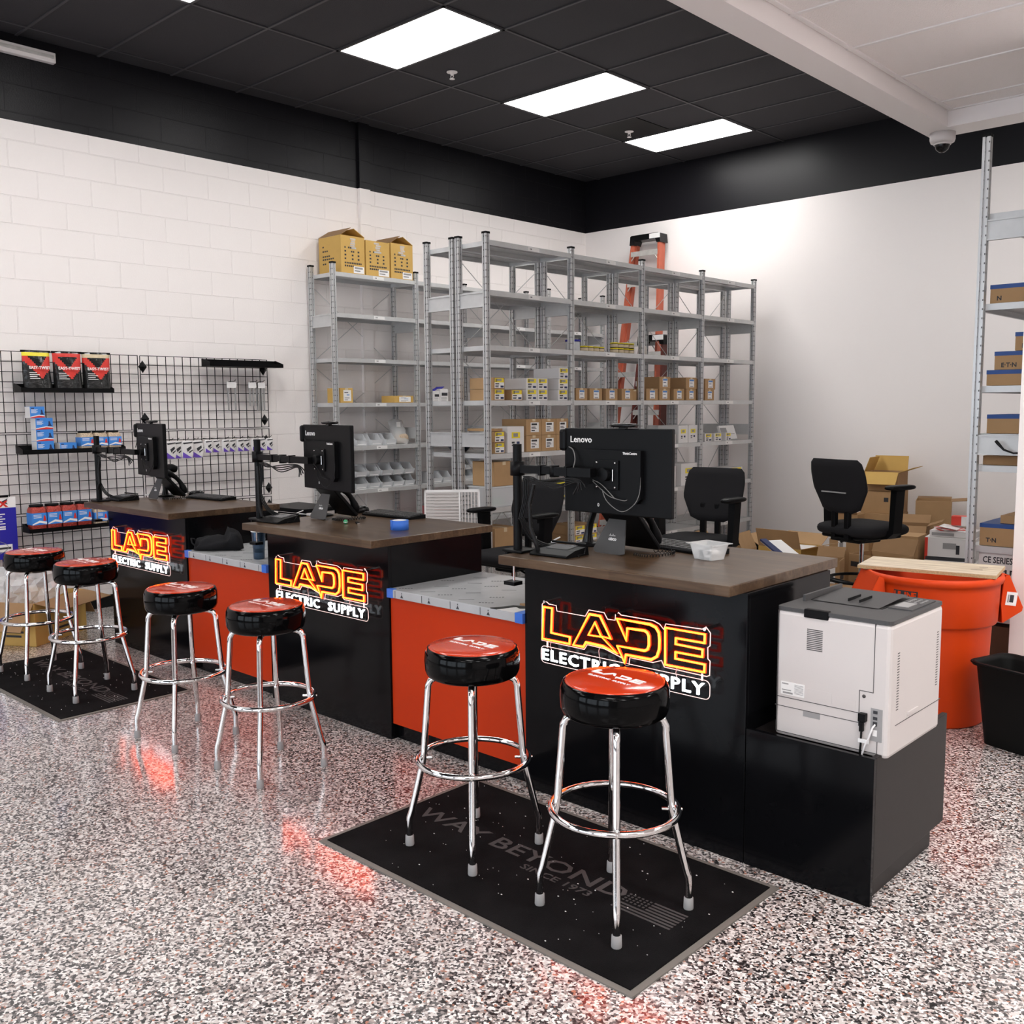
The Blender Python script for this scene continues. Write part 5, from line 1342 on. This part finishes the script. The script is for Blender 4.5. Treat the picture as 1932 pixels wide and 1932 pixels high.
def bracket(pn, y, z):
    p = PAN[pn]; m = MB(); s_ = .052
    c = Vector((.012, y-p.location.y, z-p.location.z))
    pts = [c+Vector((0, 0, s_)), c+Vector((0, s_*.72, 0)), c+Vector((0, 0, -s_)), c+Vector((0, -s_*.72, 0)), c+Vector((.028, 0, 0)), c+Vector((-.008, 0, 0))]
    m.add(pts, [(0, 1, 4), (1, 2, 4), (2, 3, 4), (3, 0, 4), (1, 0, 5), (2, 1, 5), (3, 2, 5), (0, 3, 5)]); m.obj('diamond_bracket', PLB, p)
for pn, y, z in ((('upper', 'right'), 3.80, 1.955), (('upper', 'right'), 3.80, 1.530), (('upper', 'right'), 4.935, 1.955), (('upper', 'right'), 4.935, 1.505), (('middle', 'right'), 4.945, 1.320), (('middle', 'right'), 4.955, .885), (('lower', 'right'), 4.955, .73)): bracket(pn, y, z)
def grid_shelf(y0, y1, z, label, depth=.14):
    t = thing('grid_shelf', label, 'shelf', (GX+.012, y0, z), 0, 'black shelves on the wire grid')
    m = MB(); W = y1-y0; m.box(0, depth, 0, W, -.003, 0); m.box(depth-.003, depth, 0, W, -.003, .028); m.box(0, .003, 0, W, -.003, .06); m.obj('tray', PLB, t)
    for yy in (.0, W-.003):
        m = MB(); m.prism([(0, 0), (depth, 0), (depth, .028), (.02, .062), (0, .062)], yy, yy+.003, 'y'); m.obj('end_cheek', PLB, t)
    return t
grid_shelf(2.790, 3.490, 1.745, 'black grid shelf carrying the three shiny bags')
grid_shelf(2.775, 3.560, 1.285, 'black grid shelf carrying the blue boxes and jars')
grid_shelf(2.790, 3.560, .690, 'black grid shelf of red connector jars near the display card')
t = grid_shelf(4.330, 5.060, 1.975, 'empty black grid shelf at the upper right of the grid wall')

# shiny bags
def shiny_bag(y, z, label, band, turn):
    t = thing('connector_bag', label, 'bag', (GX+.085, y, z), turn, 'shiny bags of connectors')
    W, H = .215, .305; nu, nv = 18, 22
    v = []; rnd = random.Random(int(y*1000))
    for side in (1, -1):
        for j in range(nv+1):
            for i in range(nu+1):
                u = i/nu*2-1; q = j/nv
                th = (.055*(1-q)**.6+.008)*(1-u*u)**.5*(1 if q > .02 else .8)
                th += .004*math.sin(9*u+5*q)*math.sin(7*q)*(1-abs(u))
                v.append((side*th-.02*q, u*W/2*(1-.05*math.sin(q*3)), q*H))
    f = []; mi = []
    n1 = (nu+1)*(nv+1)
    for s_ in (0, 1):
        for j in range(nv):
            for i in range(nu):
                a = s_*n1+j*(nu+1)+i; qd = (a, a+1, a+nu+2, a+nu+1)
                f.append(qd if s_ == 0 else qd[::-1])
                u = (i+.5)/nu*2-1; q = (j+.5)/nv; k = 0
                if q > .955: k = 0
                elif q > .875: k = 2
                elif s_ == 0 and .30+.38*abs(u-.15) < q < .56+.40*abs(u) and q < .875: k = 1
                mi.append(k)
    m = MB(); m.add(v, f, mi, True); m.obj('bag_body', [BAGB, REDP, band], t)
    m = MB(); m.box(-.024, -.012, -W/2-.004, W/2+.004, H-.014, H+.002); m.obj('zip_seal', PLB, t)
    m = MB(); m.text('EASY-TWIST', .030, TR(.047, -.005, .175) @ RY(-.16) @ FX, 0, .0005, .0008, sx=.98)
    for k in range(4): m.box(.046+.002*k, .0475+.002*k, -.085, -.03+.02*(k % 2), .135-.014*k, .140-.014*k)
    m.obj('bag_print', LABW, t)
shiny_bag(2.940, 1.747, 'shiny black and red bag with a yellow band on the grid shelf', YELP, .10)
shiny_bag(3.165, 1.747, 'shiny black and red bag with a red band, middle of three', REDP, -.05)
shiny_bag(3.390, 1.747, 'shiny black and red bag with a tan band on the grid shelf', TANP, -.10)

# blue boxes
def blue_box(y0, y1, z, h, label, d=.10):
    t = thing('blue_box', label, 'box', (GX+.02+d/2+.012, (y0+y1)/2, z), 0, 'blue boxes on the grid shelf')
    w_ = y1-y0
    m = MB(); m.box(-d/2, d/2, -w_/2, w_/2, 0, h); m.obj('box_body', WBOX, t, .001)
    m = MB(); m.box(d/2-.001, d/2+.0008, -w_/2, w_/2, 0, h, 0); m.box(-d/2, d/2+.0004, -w_/2, w_/2, h-.001, h+.0008, 0)
    x = d/2+.0008
    m.box(x, x+.0004, -w_/2+.008, -w_/2+.03, h*.82, h*.9, 3)
    for k in range(4): m.box(x, x+.0004, -w_/2+.008, -w_/2+.045+.01*(k % 2), h*(.44+.09*k), h*(.48+.09*k), 1)
    m.prism([(-w_/2, h*.12), (w_/2*.2, h*.28), (w_/2, h*.22), (w_/2, h*.10), (-w_/2, 0)], x, x+.0003, 'x', 1)
    m.prism([(-w_/2, h*.05), (w_/2*.2, h*.2), (w_/2, h*.14), (w_/2, h*.04), (-w_/2, 0)], x+.0003, x+.0005, 'x', 2)
    m.prism([(w_/2*.35, h*.3), (w_/2*.9, h*.3), (w_/2*.75, h*.45), (w_/2*.66, h*.72), (w_/2*.5, h*.72), (w_/2*.48, h*.45)], x, x+.0006, 'x', 3)
    m.obj('printed_front', [BLUEP, LABW, REDP, NAVY], t)
for k, nm in enumerate(('bottom', 'second from bottom', 'third from bottom')):
    blue_box(2.885, 3.010, 1.2865+.0875*k, .086, f'light blue box in the tall stack, {nm}')
blue_box(2.850, 2.955, 1.2865+.0875*3, .084, 'dark blue box on top of the tall stack')
blue_box(3.055, 3.180, 1.2865, .070, 'light blue box standing alone beside the stack')
def jar(y, z, h, body, label, group, w_=.10):
    t = thing('connector_jar', label, 'jar', (GX+.085, y, z), 0, group)
    hx = w_/2
    def rr_(k, zz): return [(p[0], p[1], zz) for p in MB().rrect(hx*k, hx*k, .012, 3)]
    m = MB(); m.loft([rr_(.92, 0), rr_(1, .006), rr_(1, h*.80), rr_(.85, h*.90), rr_(.80, h*.92)]); m.obj('jar_body', body, t)
    m = MB(); m.lathe([(.0001, h*.92), (hx*.95, h*.92), (hx*.95, h), (.0001, h)], 20); m.obj('lid', PLB, t)
    m = MB(); m.box(-hx-.0008, hx+.0012, -hx-.0008, hx+.0008, h*.26, h*.70, 0); x = hx+.0012
    for k in range(3): m.box(x, x+.0004, -hx*.8, hx*.3, h*(.52+.05*k), h*(.54+.05*k), 1)
    m.prism([(-hx, h*.30), (0, h*.42), (hx, h*.36), (hx, h*.28), (0, h*.34), (-hx, h*.26)], x, x+.0004, 'x', 1)
    m.prism([(hx*.5, h*.40), (hx*.95, h*.40), (hx*.8, h*.6), (hx*.65, h*.6)], x, x+.0004, 'x', 2); m.obj('wrap_label', [BLUEP, LABW, REDP], t)
for i, y in enumerate((3.265, 3.375, 3.485)): jar(y, 1.2865, .155, TANM, f'jar of pale connectors with blue label, {ORD[i]} on the middle grid shelf', 'jars on the middle grid shelf')
for i, y in enumerate((2.870, 2.985, 3.098, 3.212)): jar(y, .6915, .205, REDM, f'jar of red connectors with blue label, {ORD[i]} on the low grid shelf', 'jars on the low grid shelf', .105)
jar(3.34, .6915, .16, TANM, 'shorter jar with blue label at the end of the low grid shelf', 'jars on the low grid shelf', .10)
jar(3.455, .6915, .16, TANM, 'shorter jar with blue label half hidden by the farthest counter', 'jars on the low grid shelf', .10)

# hanging packs
rnd = random.Random(12)
packs = [3.865, 3.955, 4.02, 4.105, 4.21, 4.30, 4.385, 4.465, 4.54, 4.61, 4.68, 4.755, 4.84, 4.905]
for i, y in enumerate(packs):
    big = i < 5; W = .10 if big else .072; H = .155 if big else .115
    t = thing('hanging_pack', f'white and purple pack on the grid hooks, {"large" if big else "small"} one {ORD[i % 5] if big else ["first","second","third","fourth","fifth","sixth","seventh","eighth","ninth"][i-5]} from left', 'hanging pack', (GX+.10+.02*(i % 2), y, 1.345), rnd.uniform(-.25, .25), 'packs hanging in a row')
    m = MB(); m.pillow(.024, W, H, 0, TR(0, 0, -H/2), .3, 14, 8); m.obj('pouch', WBOX, t)
    m = MB()
    m.prism([(-W*.42, -H*.93), (-W*.1, -H*.95), (W*.36, -H*.95), (W*.0, -H*.80), (-W*.40, -H*.62)], .0125, .0135, 'x', 0)
    m.prism([(-W*.1, -H*.45), (W*.3, -H*.3), (W*.34, -H*.42), (0, -H*.62)], .0125, .0138, 'x', 1); m.prism([(W*.1, -H*.62), (W*.42, -H*.5), (W*.44, -H*.54), (W*.14, -H*.70)], .0125, .0136, 'x', 1)
    m.prism([(-W*.4, -H*.12), (W*.4, -H*.08), (W*.44, -H*.13), (-W*.3, -H*.2)], .0125, .0136, 'x', 1); m.obj('pack_print', [PURP, INK], t)
    m = MB(); m.tube([(-.09, 0, .01), (.02, 0, .008), (.045, 0, .022)], .003, 6); m.obj('hook', WIRE, t)
for i, (y, n, L) in enumerate(((4.585, 2, .20), (4.80, 3, .16), (4.875, 4, .20))):
    t = thing('cable_tie_pack', f'hanging pack of grey strips, {ORD[i]} from left at the grid upper right', 'hanging pack', (GX+.05, y, 1.845), 0, 'packs of grey strips')
    m = MB(); m.box(0, .012, -.045, .045, -.055, -.005); m.obj('header_card', LABW, t)
    m = MB()
    for k in range(n): m.box(.002, .009, -.035+k*.07/max(1, n-1)-.006, -.035+k*.07/max(1, n-1)+.006, -.055-L, -.055)
    m.obj('strips', [PLGREY], t)
    m = MB(); m.tube([(-.04, 0, .0), (.05, 0, .0), (.075, 0, .014)], .003, 6); m.obj('hook', WIRE, t)
# blue display card
t = thing('display_card', 'dark blue display card with white header at the left edge', 'display card', (GX+.03, 2.33, .50), 0)
m = MB(); m.box(0, .012, -.41, .41, 0, .385, 0); m.box(0, .0125, -.41, .41, .385, .465, 1); m.obj('card', [BLUEC, LABW], t)
m = MB()
m.text('LENOX', .060, TR(.0132, .22, .412) @ FX, 1, .0005, .003, sx=1.3)
m.prism([(.29, .425), (.33, .442), (.355, .455), (.35, .44), (.345, .425), (.355, .41), (.33, .418)], .0126, .0136, 'x', 0)
m.text('HALF-BAND', .030, TR(.0128, .215, .362) @ FX, 2, .0005, .0008)
for k in range(5): m.box(.0122, .0132, .02, .33-.02*(k % 2), .335-.018*k, .342-.018*k, 2)
m.text('51"', .052, TR(.0128, .18, .235) @ FX, 2, .0005, .002); m.box(.0122, .0132, .25, .33, .238, .248, 2); m.box(.0122, .0132, .25, .33, .222, .232, 2)
m.text('LENOX', .020, TR(.0128, .20, .185) @ FX, 2, .0005, .0006)
m.box(.0122, .0130, .26, .37, .055, .11, 2); m.box(.013, .0136, .27, .36, .075, .09, 0)
m.obj('card_print', [INK, REDP, LABW], t)
m = MB(); m.tube([(.0135, .05+.29*math.cos(a), .09+.075*math.sin(a)) for a in (2*PI*j/40 for j in range(40))], .0022, 5, 0, True); m.obj('blade_loop', PLGREY, t)
m = MB(); m.box(-.005, .016, .0, .36, .463, .478); m.obj('hanger_clip', PLB, t)
# open carton with film on the floor
t = open_box('carton', 'open yellow-brown carton on the floor below the grid wall', -7.16, 2.62, 0, .55, .46, .55, .30, KRAFTY, {'r': 100, 'f': 140, 'b': 150}, (('r', .5, .3, .3, .05, 1), ('r', .5, .2, .26, .05, 1), ('s', .35, .25, .3, .05, 1), ('s', .35, .15, .26, .05, 1)), 'open carton by the grid wall')
t = thing('plastic_wrap', 'crumpled clear plastic wrap spilling from the open carton', 'plastic wrap', (-7.18, 2.60, .20), .55)
m = MB(); rings = []; rnd = random.Random(2)
for i in range(13):
    ph = PI*i/12; ring = []
    for j in range(26):
        a = 2*PI*j/26; k = 1+.16*math.sin(5*a+i)+.12*math.sin(9*a-2*i)+rnd.uniform(-.05, .05)
        ring.append((.20*k*math.sin(ph)*math.cos(a), .24*k*math.sin(ph)*math.sin(a), .16-.17*math.cos(ph)*k))
    rings.append(ring)
m.loft(rings, 0, None, False, False, False); o = m.obj('film', CLEARF, t)
# cart with yellow box behind the middle counter
t = thing('tool_cart', 'black open-shelf cart behind the middle counter', 'cart', (-6.30, 4.32, 0), .05)
m = MB()
for x in (-.24, .24):
    for y in (-.16, .16): m.box(x-.015, x+.015, y-.015, y+.015, 0, .86)
m.obj('cart_posts', PLB, t)
for z in (.14, .62, .83):
    m = MB(); m.box(-.26, .26, -.18, .18, z, z+.03); m.obj('cart_shelf', PLB, t, .004)
t = thing('yellow_box', 'yellow box with black lettering in the black cart', 'box', (-6.22, 4.27, .651), .05)
m = MB(); m.box(-.09, .16, -.10, .10, 0, .13); m.obj('box_body', YELBOX, t, .002)
m = MB(); m.box(-.085, -.065, -.1012, -.0998, .02, .11); m.box(-.03, .10, -.1012, -.0998, .075, .085); m.obj('box_print', INK, t)
t = thing('white_carton', 'white box beside the yellow one in the black cart', 'box', (-6.42, 4.28, .651), .05)
m = MB(); m.box(-.06, .06, -.09, .09, 0, .12); m.obj('box_body', WBOX, t, .002)
m = MB(); m.box(-.03, .02, -.0912, -.0898, .03, .09); m.obj('box_print', REDBOX, t)
